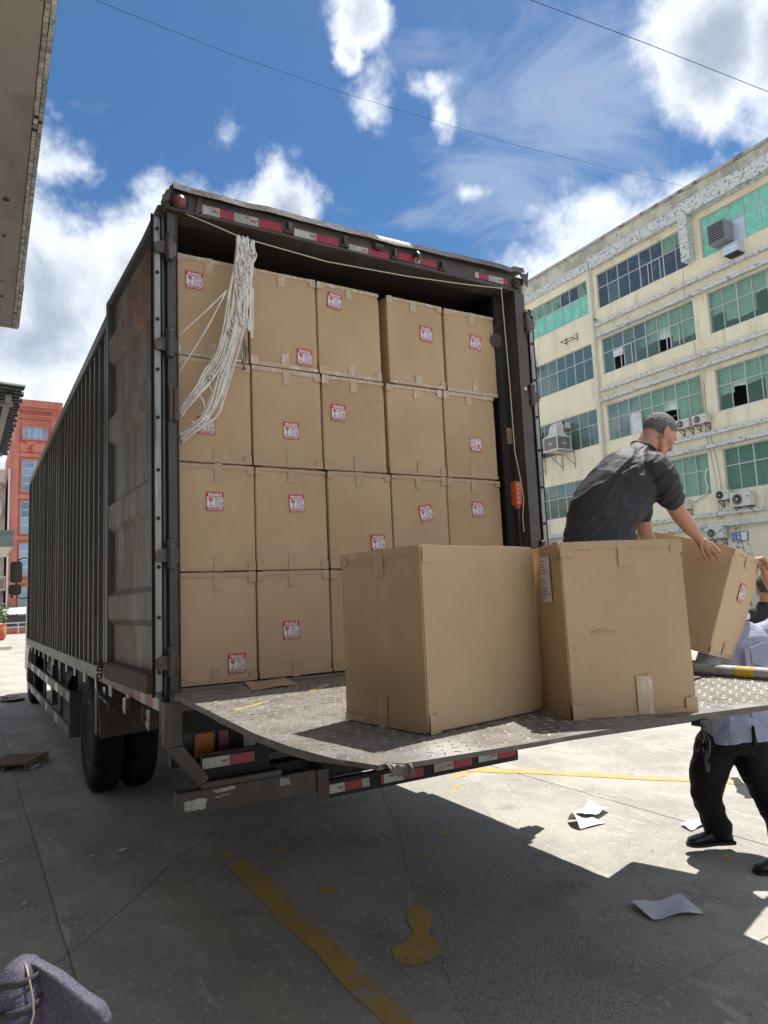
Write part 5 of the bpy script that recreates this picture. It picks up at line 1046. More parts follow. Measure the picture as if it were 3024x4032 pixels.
    for (x, z, s) in ((.335, 3.70, .018), (.36, 3.62, .022), (.325, 3.60, .02), (.315, 3.50, .018), (.345, 3.47, .021), (.36, 3.54, .018), (.385, 3.69, .016), (.30, 3.42, .015), (.30, 3.55, .016), (.25, 3.17, .012), (.13, 2.88, .012), (.27, 3.24, .012), (.18, 2.88, .013), (.33, 3.40, .022)):
        k = MB(); pts = [(x - .335 + s * math.cos(a * 1.0) * (1 + .3 * math.sin(a * 2)), -.02 + .012 * math.sin(a * 3), z - 3.775 + s * math.sin(a) * 1.3) for a in [i * .55 for i in range(14)]]; k.tube(pts, .0058, M['rope'], 7); k.build('knot', T, smooth=True)
ropes()
def lift_pipe():
    T = thing('steel_pipe', 'galvanised steel pipe with a yellow band lying along the lift edge', 'pipe', (2.45, -2.0, 1.131))
    w = MB(); L0, L1 = -.75, 1.7; w.tube([(0, L0, 0), (-.01, L1, .004)], .030, M['pipe'], 18); w.build('tube', T, smooth='auto'); w = MB(); w.tube([(-.0035, .33, .001), (-.004, .43, .001)], .0312, M['yellow_tape'], 18); w.build('tape_band', T, smooth='auto')
    w = MB(); w.bar((-.03, -.02, .035), (.02, -.22, .045), .03, .02, M['black']); w.build('clip', T)
    w = MB(); w.tube([(-.085, L0, -.028), (-.095, L1, -.028)], .0045, M['black'], 6); w.build('dark_line', T)  # thin black line on the platform along the pipe
lift_pipe()

# ------------------------------------------------------------------ cartons
def sticker_mesh():
    w = MB(); W, H = .104, .108
    w.add([(-W / 2, 0, -H / 2), (W / 2, 0, -H / 2), (W / 2, 0, H / 2), (-W / 2, 0, H / 2)], [(0, 1, 2, 3)], M['red_print'])
    e = -.0006
    def rect(x0, z0, x1, z1, m='white_print', y=e): w.add([(x0, y, z0), (x1, y, z0), (x1, y, z1), (x0, y, z1)], [(0, 1, 2, 3)], M[m])
    def txt(t, x, z, size, bold, m='white_print', y=e, sx=1.0):
        vs, fs = text_mesh(t, size, bold, sx=sx); w.add([(x + v.x, y, z + v.y) for v in vs], fs, M[m])
    txt('FRAGILE', 0, .0375, .0235, .0011, sx=.92)
    txt('HANDLE  WITH  CARE', 0, -.0395, .0088, .0004, sx=1.0); txt("DON'T FALL NOT PRESSURE", 0, -.0485, .0072, .0003, sx=.98)
    rect(-.048, -.034, -.0015, .026); y2 = e * 2
    g = [(-.038, .0225), (-.0125, .0225), (-.0128, .010), (-.0165, .0025), (-.0235, -.0015), (-.0235, -.022), (-.0155, -.0245), (-.0155, -.0265), (-.0355, -.0265), (-.0355, -.0245), (-.0270, -.022), (-.0270, -.0015), (-.034, .0025), (-.0377, .010)]
    w.add([(x, y2, z) for x, z in g], [tuple(range(len(g)))], M['red_print'])
    w.add([(x, e * 3, z) for x, z in [(-.0235, .0225), (-.0205, .0225), (-.0225, .0135), (-.0195, .0125), (-.0235, .0035), (-.0225, .0105), (-.0262, .0115)]], [(0, 1, 2, 3, 4, 5, 6)], M['white_print'])
    txt('FRAGILE', -.0255, -.0305, .0062, .0, 'grey_print', y2)
    for i, (x0, z0) in enumerate(((.001, -.004), (.0255, -.004), (.001, -.034), (.0255, -.034))):
        rect(x0, z0, x0 + .0225, z0 + .029)
        cx, cz = x0 + .01125, z0 + .017
        if i == 0:
            w.add([(cx + .004 * math.cos(a), y2, cz + .004 + .004 * math.sin(a)) for a in [k * .785 for k in range(8)]], [tuple(range(8))], M['grey_print'])
            for s in (-1, 1): w.add([(cx + s * .0085, y2, cz + .002), (cx + s * .006, y2, cz + .002), (cx + s * .0015, y2, cz - .006), (cx + s * .004, y2, cz - .009), (cx + s * .0085, y2, cz - .003)], [(0, 1, 2, 3, 4)], M['grey_print'])
        elif i == 1:
            w.add([(cx - .008, y2, cz + .003)] + [(cx + .008 * math.cos(a), y2, cz + .003 + .0055 * math.sin(a)) for a in [2.6, 2.1, 1.57, 1.05, .5]] + [(cx + .008, y2, cz + .003)], [tuple(range(7))], M['grey_print']); rect(cx - .0006, cz - .008, cx + .0006, cz + .003, 'grey_print', y2)
        elif i == 2:
            for s in (-.005, .005): rect(cx + s - .0012, cz - .008, cx + s + .0012, cz + .006, 'grey_print', y2); w.add([(cx + s - .003, y2, cz + .005), (cx + s + .003, y2, cz + .005), (cx + s, y2, cz + .009)], [(0, 1, 2)], M['grey_print'])
            rect(cx - .008, cz - .0105, cx + .008, cz - .0092, 'grey_print', y2)
        else:
            w.add([(cx - .008, y2, cz + .004), (cx - .002, y2, cz + .001), (cx + .008, y2, cz + .005), (cx + .003, y2, cz + .009), (cx - .004, y2, cz + .0075)], [(0, 1, 2, 3, 4)], M['grey_print'])
            w.add([(cx - .007, y2, cz - .001), (cx + .007, y2, cz - .001), (cx + .004, y2, cz - .008), (cx - .004, y2, cz - .008)], [(0, 1, 2, 3)], M['grey_print'])
        rect(cx - .006, z0 + .0025, cx + .006, z0 + .0040, 'grey_print', y2)
    o = w.build('fragile_sticker', fix=False); me = o.data; bpy.data.objects.remove(o); return me
STICK = sticker_mesh()
def carton_mesh(w, d, h, seed, bulge=.004):
    r = random.Random(seed); bm = bmesh.new(); n = 8
    ph = [r.uniform(0, 6) for _ in range(6)]
    def face(o, a, b, nrm, k):
        g = []
        for i in range(n + 1):
            for j in range(n + 1):
                u, v = i / n, j / n; e = 16 * u * (1 - u) * v * (1 - v); p = Vector(o) + Vector(a) * u + Vector(b) * v
                p += Vector(nrm) * (bulge * (.35 if k == 0 else 1) * e * (.6 + .6 * math.sin(ph[k])) + .0018 * e * math.sin(u * 9 + ph[k]) * math.sin(v * 7 + ph[(k + 2) % 6]))
                g.append(bm.verts.new(p))
        for i in range(n):
            for j in range(n): bm.faces.new((g[i * (n + 1) + j], g[(i + 1) * (n + 1) + j], g[(i + 1) * (n + 1) + j + 1], g[i * (n + 1) + j + 1]))
    face((0, 0, 0), (w, 0, 0), (0, 0, h), (0, -1, 0), 0); face((w, 0, 0), (0, d, 0), (0, 0, h), (1, 0, 0), 1); face((w, d, 0), (-w, 0, 0), (0, 0, h), (0, 1, 0), 2)
    face((0, d, 0), (0, -d, 0), (0, 0, h), (-1, 0, 0), 3); face((0, 0, h), (w, 0, 0), (0, d, 0), (0, 0, 1), 4); face((0, d, 0), (w, 0, 0), (0, -d, 0), (0, 0, -1), 5)
    bmesh.ops.remove_doubles(bm, verts=bm.verts, dist=1e-4)
    c = Vector((w / 2, d / 2, h / 2))
    ed = [e for e in bm.edges if len(e.link_faces) == 2 and e.calc_face_angle(0) > .8]
    for v in bm.verts:   # crushed corners
        k = sum((abs(v.co.x) < 1e-3 or abs(v.co.x - w) < 1e-3, abs(v.co.y) < 1e-3 or abs(v.co.y - d) < 1e-3, abs(v.co.z) < 1e-3 or abs(v.co.z - h) < 1e-3))
        if k == 3: v.co += (c - v.co).normalized() * r.uniform(.003, .015)
        elif k == 2: v.co += (c - v.co).normalized() * r.uniform(0, .0022)
    bmesh.ops.bevel(bm, geom=ed, offset=.0045, segments=2, affect='EDGES', clamp_overlap=True)
    me = bpy.data.meshes.new('carton_body'); bm.to_mesh(me); bm.free(); me.materials.append(M['cardboard']); me.polygons.foreach_set('use_smooth', [True] * len(me.polygons))
    try: me.set_sharp_from_angle(angle=R(50))
    except Exception: pass
    return me
def tape_mesh(w, h, seed, nx=6, nz=6, torn=True, fold=None):
    """strip in the xz plane facing -y, origin at its centre; fold: extra flap going to +y at the top"""
    r = random.Random(seed); v = []; f = []; rows = [(-h / 2 + h * j / nz, 0) for j in range(nz + 1)]
    if fold: rows += [(h / 2 + .001, fold * .5), (h / 2 + .001, fold)] if fold > 0 else []
    for j, (z, y) in enumerate(rows):
        for i in range(nx + 1):
            x = -w / 2 + w * i / nx; tz = r.uniform(-.004, .004) if (torn and j == 0) else 0; tx = r.uniform(-.003, .003) if (torn and nx > 8 and i in (0, nx)) else 0
            v.append((x + tx, y - r.uniform(0, .0016) * (y == 0), z + tz))
    for j in range(len(rows) - 1):
        for i in range(nx): a = j * (nx + 1) + i; f.append((a, a + 1, a + nx + 2, a + nx + 1))
    me = bpy.data.meshes.new('tape_strip'); me.from_pydata(v, [], f); me.materials.append(M['tape']); me.polygons.foreach_set('use_smooth', [True] * len(me.polygons)); return me
CM = [carton_mesh(.475, .60, .634, s, .007) for s in (1, 2, 3, 4, 5)]
def tset(mat):
    L_ = [tape_mesh(.048, .10, s, torn=True) for s in (1, 2, 3)], [tape_mesh(.045, .055, s, torn=True) for s in (4, 5)], [tape_mesh(.47, .026, s, nx=30, nz=2, torn=True) for s in (7, 8, 9)]
    for g_ in L_:
        for me in g_: me.materials[0] = M[mat]
    return L_
TAPES = {'clear': tset('milky_glare_tape'), 'brown': tset('tape')}  # 'clear' is the milky tape with sky glare in its colour
def carton(loc, rot, size, label, stick=None, seed=0, group=None, mesh=None, lower=True, upside=False, left_wrap=False, right_wrap=False, top='brown', bot='brown'):
    (TAB, TABS, EDGE), (TABb, TABSb, EDGEb) = TAPES[top], TAPES[bot]
    T = thing('cardboard_box', label, 'cardboard box', loc, rot, group); r = random.Random(seed * 13 + 5)
    sx, sy, sz = size[0] / .475, size[1] / .60, size[2] / .634; w, d, h = size
    b = link_mesh('carton_body', mesh or CM[(seed * 3) % 5], T, scale=(sx, sy, sz)); y = -.0032
    # flap seams: the lid board ends show at the top edge of each end face
    def put(me, x, z, rz=0, yy=y, rot=None, s=(1, 1, 1)): return link_mesh('tape_strip', me, T, (x, yy, z), rot or (0, rz, 0), s)
    cx = w * (.5 + r.uniform(-.04, .04))
    put(EDGE[seed % 3], w / 2, h - .016, r.uniform(-.006, .006), s=(sx, 1, r.uniform(.7, 1.1)))
    put(TAB[seed % 3], cx, h - .052, r.uniform(-.06, .06), yy=y - .001, s=(1, 1, r.uniform(.7, 1.1)))
    for x in (.024, w - .024):
        if r.random() < .8: put(TABS[seed % 2], x, h - .03, r.uniform(-.12, .12), yy=y - .0012, s=(1, 1, r.uniform(.7, 1.2)))
    if lower:
        put(EDGEb[(seed + 1) % 3], w / 2, .013, r.uniform(-.006, .006) + math.pi, s=(sx, 1, r.uniform(.6, 1)))
        put(TABb[(seed + 1) % 3], cx + r.uniform(-.02, .02), .050, math.pi + r.uniform(-.05, .05), yy=y - .001, s=(1, 1, r.uniform(.7, 1.1)))
        for x in (.024, w - .024):
            if r.random() < .7: put(TABSb[(seed + 1) % 2], x, .03, math.pi + r.uniform(-.1, .1), yy=y - .0012)
    for side, on in ((0, left_wrap), (1, right_wrap)):
        if on:
            for z, s in ((h - .03, 1), (.03, -1)): link_mesh('tape_strip', TABS[0], T, (-.0034 if side == 0 else w + .0034, .03, z), (0, 0 if s > 0 else math.pi, -math.pi / 2 if side == 0 else math.pi / 2), (1, 1, 1.15))
    if stick: link_mesh('fragile_sticker', STICK, T, (stick[0], -.0062, stick[1]), (0, stick[2], 0))
    return T
H = .6342; Z0 = 1.1535
COLS = [[(-.03, .438), (.446, .920), (.930, 1.398), (1.408, 1.860), (1.868, 2.349)],
        [(-.03, .440), (.448, .922), (.932, 1.400), (1.408, 1.862), (1.868, 2.349)],
        [(-.03, .430), (.440, .905), (.914, 1.379), (1.400, 1.868), (1.876, 2.340)],
        [(-.03, .424), (.433, .890), (.900, 1.372), (1.432, 1.902), (1.922, 2.398)]]
ST = {(3, 0): (.091, 3.529, .0), (3, 1): (.796, 3.145, .03), (3, 2): (1.028, 3.568, .13), (3, 3): (1.752, 3.451, .05), (3, 4): (2.198, 3.456, .10),
      (2, 0): (.152, 2.644, .0), (2, 1): (.689, 2.656, .02), (2, 2): (1.025, 2.805, .02), (2, 4): (2.141, 2.674, math.pi),
      (1, 0): (.198, 2.195, .0), (1, 1): (.716, 2.200, -.05), (1, 2): (1.285, 1.952, -.02), (1, 3): (1.674, 2.158, -.22), (1, 4): (2.127, 2.198, .02),
      (0, 0): (.315, 1.258, -.01), (0, 1): (.653, 1.425, .0)}
ROWN = ['bottom', 'third', 'second', 'top']; COLN = ['first', 'second', 'third', 'fourth', 'fifth']
DESC = {(3, 0): 'rope net in front of it', (3, 1): 'red sticker at its lower right', (3, 2): 'tilted red sticker at its upper left', (3, 3): 'wide gap at its left', (3, 4): 'tilted sticker near its middle',
        (2, 0): 'sticker half covered by rope', (2, 1): 'sticker just below its middle', (2, 2): 'sticker above its middle', (2, 3): 'no sticker at all', (2, 4): 'sticker stuck upside down',
        (1, 0): 'beside the left post', (1, 1): 'slightly tilted sticker', (1, 2): 'sticker low down', (1, 3): 'sticker turned clockwise', (1, 4): 'sticker right of its middle',
        (0, 0): 'sticker low at its right', (0, 1): 'sticker near its middle', (0, 2): 'mostly hidden', (0, 3): 'hidden behind loose cartons', (0, 4): 'hidden behind loose cartons'}
for rr_ in range(4):
    for cc_ in range(5):
        x0, x1 = COLS[rr_][cc_]; sd = rr_ * 5 + cc_; yy = .118 + random.Random(sd).uniform(-.006, .008)
        z = Z0 + rr_ * H + (.0 if cc_ < 4 else 0); s = ST.get((rr_, cc_))
        nm = f"{COLN[cc_]} carton of the {ROWN[rr_]} row of the stack, {DESC[(rr_, cc_)]}"
        carton((x0, yy, z), (0, random.Random(sd).uniform(-.004, .004), random.Random(sd + 9).uniform(-.006, .006)), (x1 - x0, .6, H - .004), nm, (s[0] - x0, s[1] - z, s[2]) if s else None, sd, 'cartons stacked in the truck', top='clear' if rr_ >= 2 else 'brown', bot='clear' if rr_ >= 3 else 'brown')  # upper rows take the tape whose colour carries the sky glare
AM = carton_mesh(.475, .60, .634, 21, .003)
A = carton((.205, -1.448, 1.149), (0, 0, R(8.63 - 90)), (.459, .599, .622), 'large plain carton on the tail lift, left of the one with an address label', None, 31, 'loose cartons on the tail lift', AM, left_wrap=True, right_wrap=True)
B = carton((.795, -2.027, 1.142), (R(-1.0), 0, R(-22.18)), (.474, .590, .628), 'large carton with a white address label on its left side, on the lift', None, 32, 'loose cartons on the tail lift', carton_mesh(.475, .60, .634, 22, .003), left_wrap=True)
for q_ in list(B.children):
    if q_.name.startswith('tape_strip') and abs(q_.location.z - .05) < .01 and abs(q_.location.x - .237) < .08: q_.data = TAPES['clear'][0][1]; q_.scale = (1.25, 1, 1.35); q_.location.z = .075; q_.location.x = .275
C_ = carton((2.581, -1.309, 1.198), (R(15.6), R(9.93), R(15.99)), (.475, .60, .634), 'tilted carton being lifted down at the right by the check shirt man', (.27, .40, .02), 33, None, carton_mesh(.475, .60, .634, 23, .005))
w = MB(); w.add([(0, -.05, -.085), (0, .05, -.085), (0, .05, .085), (0, -.05, .085)], [(0, 3, 2, 1)], M['paper'])
r = random.Random(3)
for k in range(13):
    z = .07 - k * .0115
    if k in (5,): continue
    y = .042; end = .042 - r.uniform(.02, .078)
    while y > end: l = r.uniform(.004, .012); w.add([(-.0008, y - l, z - .0016), (-.0008, y, z - .0016), (-.0008, y, z + .0016), (-.0008, y - l, z + .0016)], [(0, 3, 2, 1)], M['grey_print']); y -= l + .002
o = w.build('address_label', B, fix=False); o.location = (-.0068, .14, .50)
w = MB(); w.tube([(0, 0, 0), (.03, 0, .006), (.07, 0, .003), (.10, 0, -.003)], [.001, .0028, .002, .0006], M['cardboard'], 6); o = w.build('surface_dent', B, smooth=True); o.location = (.09, -.003, .30)

def sheet(name, label, cat, poly, z, mat, amp=.009, lift=None, group=None):
    """thin crumpled sheet over a quad given corner by corner"""
    r = random.Random(len(label)); n = 10; a, b, c, d = [Vector((*q, 0)) for q in poly]; cx = (a + b + c + d) / 4; v = []; f = []
    for i in range(n + 1):
        for j in range(n + 1):
            u, w_ = i / n, j / n; p = a.lerp(b, u).lerp(d.lerp(c, u), w_); e = max(abs(u - .5), abs(w_ - .5)) * 2
            zz = .0015 + amp * (.5 + .5 * math.sin(u * 7 + w_ * 3 + 1)) * (.3 + .7 * e) + r.uniform(0, amp * .3) + (lift(u, w_) if lift else 0); v.append((p.x - cx.x, p.y - cx.y, zz))
    for i in range(n):
        for j in range(n): k = i * (n + 1) + j; f.append((k, k + n + 1, k + n + 2, k + 1))
    w = MB(); w.add(v, f, M[mat]); o = w.build(name, fix=False, smooth=True); o.location = (cx.x, cx.y, z); return tag(o, label, cat, group)
sheet('paper_sheet', 'crumpled white sheet lying in the shade at the lower right', 'paper', [(1.885, -1.231), (2.15, -1.325), (2.092, -1.502), (1.832, -1.407)], .004, 'paper', .018)
sheet('paper_sheet', 'flat folded white sheet in the sun, back half of the pair', 'paper', [(2.716, -.025), (3.001, .088), (2.968, -.124), (2.78, -.189)], .004, 'paper', .018, lambda u, v: .045 * max(0, v - .45))
sheet('paper_sheet', 'curled white sheet in the sun, front half of the pair', 'paper', [(2.58, -.10), (2.76, -.16), (2.755, -.285), (2.52, -.275)], .004, 'paper', .006, lambda u, v: .075 * max(0, 1 - u * 1.9) ** .7 * math.sin(v * 3.1))
sheet('paper_sheet', 'white sheet on the sunny ground under the lifted black shoe', 'paper', [(3.097, -.617), (3.378, -.601), (3.251, -.708), (3.052, -.729)], .004, 'paper', .012)
sheet('paper_scrap', 'pale blue scrap of paper next to the wooden pallet at the left', 'paper', [(-.518, 4.449), (-.413, 4.718), (-.314, 4.562), (-.415, 4.36)], .004, 'paper', .008)
sheet('kraft_scrap', 'crumpled brown wrapping scrap beside the pallet corner', 'paper', [(-.52, 4.62), (-.46, 4.85), (-.40, 4.80), (-.47, 4.58)], .004, 'kraft', .03)
sheet('plastic_scrap', 'white plastic scrap by the floor drain at the left', 'scrap', [(-.30, 4.80), (-.25, 4.83), (-.24, 4.76), (-.28, 4.74)], .004, 'white_cloth', .03)
sheet('kraft_sheet', 'flattened brown sheet under the front of the two lowest cartons at the sill', 'sheet', [(.337, .07), (.593, .088), (.528, -.277), (.243, -.316)], 1.1462, 'kraft', .005)
for i, (x, y, lb) in enumerate(((-.113, 1.251, 'largest small paper scrap in the shade left of centre'), (-.728, .696, 'tiny white scrap near the left edge above the bag'), (-.303, 1.269, 'tiny pale scrap between the two shaded paper scraps'), (-.503, 1.819, 'tiny white scrap below the pallet near the left edge'), (-.80, 1.519, 'tiny white scrap at the left frame edge'))):
    s = .05 if i == 0 else .022; sheet('paper_scrap', lb, 'paper', [(x - s * .8, y - s * .5), (x + s * .7, y - s * .3), (x + s, y + s * .6), (x - s * .5, y + s * .5)], .004, 'paper', .01)
def drain():
    T = thing('floor_drain', 'slotted concrete floor drain cover strewn with litter beside the pallet', 'drain', (-.34, 4.72, .0)); w = MB(); w.box((-.13, -.13, .0005), (.13, .13, .006), M['concrete']); w.build('cover', T)
    for i in range(4):
        for j in range(3): w = MB(); w.box((-.10 + i * .055, -.09 + j * .07, .0062), (-.07 + i * .055, -.055 + j * .07, .0075), M['grout']); w.build('slot', T)
drain()
def pallet():
    T = thing('wooden_pallet', 'broken brown wooden pallet corner at the left edge', 'pallet', (-.48, 5.0, 0), (0, 0, R(-72)))
    def pl(a, b, nm='plank'): w = MB(); w.box(a, b, M['wood']); w.build(nm, T, bevel=.003)
    pl((-.1, -.62, .0), (.85, -.598, .095), 'side_board')
    ang = 0
    for k in range(6): pl((-.06 + k * .145, -.597, .072), (.05 + k * .145, .05, .092))
    pl((-.1, -.28, .0), (.85, -.24, .07), 'stringer'); pl((-.1, .01, .0), (.85, .05, .07), 'stringer')
    T.location = (-.80, 4.62, .0); T.rotation_euler = (0, 0, R(63)); T.scale = (.62, .62, .8)
pallet()
w = MB(); w.tube([(-.62, 11.9, .03), (-.5, 11.2, .03), (-.42, 10.8, .03), (-.30, 10.66, .03), (-.15, 10.75, .03), (-.10, 10.8, .03)], .028, M['black'], 8); tag(w.build('rubber_hose', smooth=True), 'black hose curving on the ground beyond the front wheel', 'hose')
sheet('red_scrap', 'red plastic scrap on the sunny ground near the black hose', 'scrap', [(-.50, 11.55), (-.30, 11.8), (-.12, 11.6), (-.3, 11.45)], .004, 'redplastic', .03)

# ------------------------------------------------------------------ people
class Blob:
    """collects closed volumes, then fuses them into one continuous smooth surface"""
    def __init__(s): s.w = MB()
    def ell(s, c, r, ax=None, n=16):
        c = Vector(c); A = ax or (Vector((1, 0, 0)), Vector((0, 1, 0)), Vector((0, 0, 1))); v = []; f = []
        for i in range(1, n):
            t = math.pi * i / n
            for k in range(n): p = 2 * math.pi * k / n; v.append(c + A[0] * (r[0] * math.sin(t) * math.cos(p)) + A[1] * (r[1] * math.sin(t) * math.sin(p)) + A[2] * (r[2] * math.cos(t)))
        a = len(v); v += [c + A[2] * r[2], c - A[2] * r[2]]
        for i in range(n - 2):
            for k in range(n): f.append((i * n + k, i * n + (k + 1) % n, (i + 1) * n + (k + 1) % n, (i + 1) * n + k))
        for k in range(n): f.append((a, (k + 1) % n, k)); f.append((a + 1, (n - 2) * n + k, (n - 2) * n + (k + 1) % n))
        s.w.add(v, f, M['skin']); return s
    def cap(s, pts):
        """tapered limb through (x,y,z,r)"""
        q = []
        for i in range(len(pts) - 1):
            a = Vector(pts[i][:3]); b = Vector(pts[i + 1][:3]); ra, rb = pts[i][3], pts[i + 1][3]
            s.ell(a, (ra,) * 3, n=14)
            if (b - a).length > 1e-4: s.w.tube([a, a.lerp(b, .5), b], [ra, (ra + rb) / 2, rb], M['skin'], 14)
        a = pts[-1]; s.ell(a[:3], (a[3],) * 3, n=14); return s
    def loft(s, secs, n=28, pw=2.0):
        v = []; f = []
        for c, a, b in secs:
            c = Vector(c); a = Vector(a); b = Vector(b)
            for k in range(n):
                t = 2 * math.pi * k / n; ct, st = math.cos(t), math.sin(t); e = 2 / pw
                v.append(c + a * (abs(ct) ** e * (1 if ct >= 0 else -1)) + b * (abs(st) ** e * (1 if st >= 0 else -1)))
        for i in range(len(secs) - 1):
            for k in range(n): f.append((i * n + k, i * n + (k + 1) % n, (i + 1) * n + (k + 1) % n, (i + 1) * n + k))
        f.append(tuple(range(n - 1, -1, -1))); f.append(tuple((len(secs) - 1) * n + k for k in range(n))); s.w.add(v, f, M['skin']); return s
    def build(s, name, mat, voxel, smooth=3, parent=None, disp=None, fac=.5):
        o = s.w.build(name, fix=True); o.data.materials.clear(); o.data.materials.append(M[mat])
        m = o.modifiers.new('r', 'REMESH'); m.mode = 'VOXEL'; m.voxel_size = voxel; m.use_smooth_shade = True
        m = o.modifiers.new('s', 'SMOOTH'); m.iterations = smooth; m.factor = fac
        dg = bpy.context.evaluated_depsgraph_get(); dg.update(); me = bpy.data.meshes.new_from_object(o.evaluated_get(dg)); me.name = name
        o.modifiers.clear(); old = o.data; o.data = me; bpy.data.meshes.remove(old); o.name = name
        if not me.materials: me.materials.append(M[mat])
        me.polygons.foreach_set('material_index', [0] * len(me.polygons)); me.polygons.foreach_set('use_smooth', [True] * len(me.polygons))
        if disp:
            me.update(); nr = [v.normal.copy() for v in me.vertices]
            for v, n_ in zip(me.vertices, nr): v.co += n_ * disp(v.co, n_)
        me.update()
        if parent: o.parent = parent
        return o
from mathutils import noise as mn
def frame(fv, upv):
    f = Vector(fv).normalized(); u = Vector(upv); u = (u - f * u.dot(f)).normalized(); s = f.cross(u); return f, s, u   # s = the person's right
def head(B, O, F, S, U, k=1.0):
    P = lambda f, s, t: Vector(O) + (F * f + S * s + U * t) * k
    ax = (F, S, U); e = lambda c, r: B.ell(P(*c), tuple(q * k for q in r), ax)
    e((-.008, 0, .02), (.099, .075, .091)); e((.03, 0, -.045), (.060, .058, .065)); e((.064, 0, -.100), (.026, .028, .020)); e((.080, 0, .014), (.018, .050, .015))
    B.cap([(*P(.092, 0, .004), .009 * k), (*P(.112, 0, -.034), .0125 * k)])
    for s in (-1, 1):
        e((.103, .012 * s, -.039), (.010, .007, .007)); e((.060, .043 * s, -.032), (.026, .022, .022)); e((.076, .031 * s, -.006), (.013, .014, .011))
        B.cap([(*P(-.005, .057 * s, -.05), .019 * k), (*P(.055, .026 * s, -.098), .018 * k)])
        pts = [(-.004 + .017 * math.cos(a) - .010 * math.sin(a) * .4, .078 + .007 * (math.cos(a) < 0), -.018 + .031 * math.sin(a)) for a in [x * .52 for x in range(13)]]
        B.w.tube([P(p[0], p[1] * s, p[2]) for p in pts], .0048 * k, M['skin'], 8); e((-.004, .074 * s, -.018), (.014, .006, .026)); e((.002, .078 * s, -.044), (.009, .006, .010))
    e((.089, 0, -.063), (.014, .024, .0065)); e((.086, 0, -.076), (.014, .021, .007))
    return P
def hair(P, O, F, S, U, parent, mat, k=1.0, g=None, name='hair', lift=.0028):
    g = g or [(-.12, -.085), (-.07, -.082), (-.045, -.072), (-.026, -.050), (-.012, .002), (.03, .020), (.055, .036), (.075, .058), (.12, .075)]
    def gl(f):
        for (a, b), (c, d) in zip(g, g[1:]):
            if f <= c: return b + (d - b) * max(0, min(1, (f - a) / (c - a)))
        return g[-1][1]
    n = 90; v = []; idx = {}; f = []
    for i in range(n + 1):
        for j in range(2 * n):
            t = math.pi * i / n; p = math.pi * j / n; q = Vector((.099 * math.sin(t) * math.cos(p), .075 * math.sin(t) * math.sin(p), .091 * math.cos(t))); fx, sx, tx = q.x - .008, q.y, q.z + .02
            d = tx - gl(fx) + .006 * math.sin(sx * 90)
            if d < -.008: continue
            o = -.002 + (lift + .002) * max(0, min(1, (d + .004) / .016)) + .0012 * mn.noise(Vector((fx, sx, tx)) * 90); sc = 1 + o / .088
            idx[(i, j)] = len(v); v.append(P(fx * sc, sx * sc, .02 + (tx - .02) * sc))
    for i in range(n):
        for j in range(2 * n):
            ks = [(i, j), (i + 1, j), (i + 1, (j + 1) % (2 * n)), (i, (j + 1) % (2 * n))]
            if all(q in idx for q in ks): f.append(tuple(idx[q] for q in ks))
    w = MB(); w.add(v, f, M[mat]); return w.build(name, parent, smooth=True, fix=False)
def eyes(P, S, parent):
    for s in (-1, 1):
        w = MB(); c = P(.0895, .031 * s, -.0065); w.tube([P(.0850, .041 * s, -.008), P(.0895, .031 * s, -.0065), P(.0885, .022 * s, -.008)], [.0008, .0022, .0008], M['eye'], 6); w.build('eye', parent)
        w = MB(); w.tube([P(.083, .045 * s, .012), P(.096, .030 * s, .017), P(.095, .016 * s, .013)], [.0012, .003, .002], M['darkhair'], 6); w.build('eyebrow', parent)
def shoe(parent, c, d, L=.27, z=0.0, tilt=0):
    """c = heel centre on the sole, d = toe direction"""
    d = Vector((*d, 0)).normalized(); s = Vector((d.y, -d.x, 0)); up_ = Vector((0, 0, 1)); c = Vector(c)
    if tilt: d2 = d * math.cos(tilt) + up_ * math.sin(tilt); up_ = up_ * math.cos(tilt) - d * math.sin(tilt); d = d2
    B = Blob(); secs = []
    for t, hw, h in ((-.02, .012, .03), (-.012, .028, .05), (.03, .036, .075), (.08, .036, .078), (.13, .038, .066), (.18, .044, .050), (.225, .043, .040), (.25, .032, .032), (.262, .012, .022)): secs.append((c + d * t * L / .27 + up_ * (h / 2 + .012), s * hw, up_ * (h / 2)))
    B.loft(secs, 20, 2.4); o = B.build('shoe', 'leather', .005, 3, parent)
    w = MB(); v = []; pr = [(-.03, .02), (-.022, .036), (.05, .037), (.10, .034), (.17, .046), (.225, .047), (.258, .034), (.272, .0)]
    ring = [c + d * t + s * q for t, q in pr] + [c + d * t - s * q for t, q in reversed(pr[:-1])]; n = len(ring)
    w.add(ring + [p + up_ * .016 for p in ring], [tuple(range(n)), tuple(range(2 * n - 1, n - 1, -1))] + [(i, (i + 1) % n, n + (i + 1) % n, n + i) for i in range(n)], M['sole']); w.build('sole', o); return o

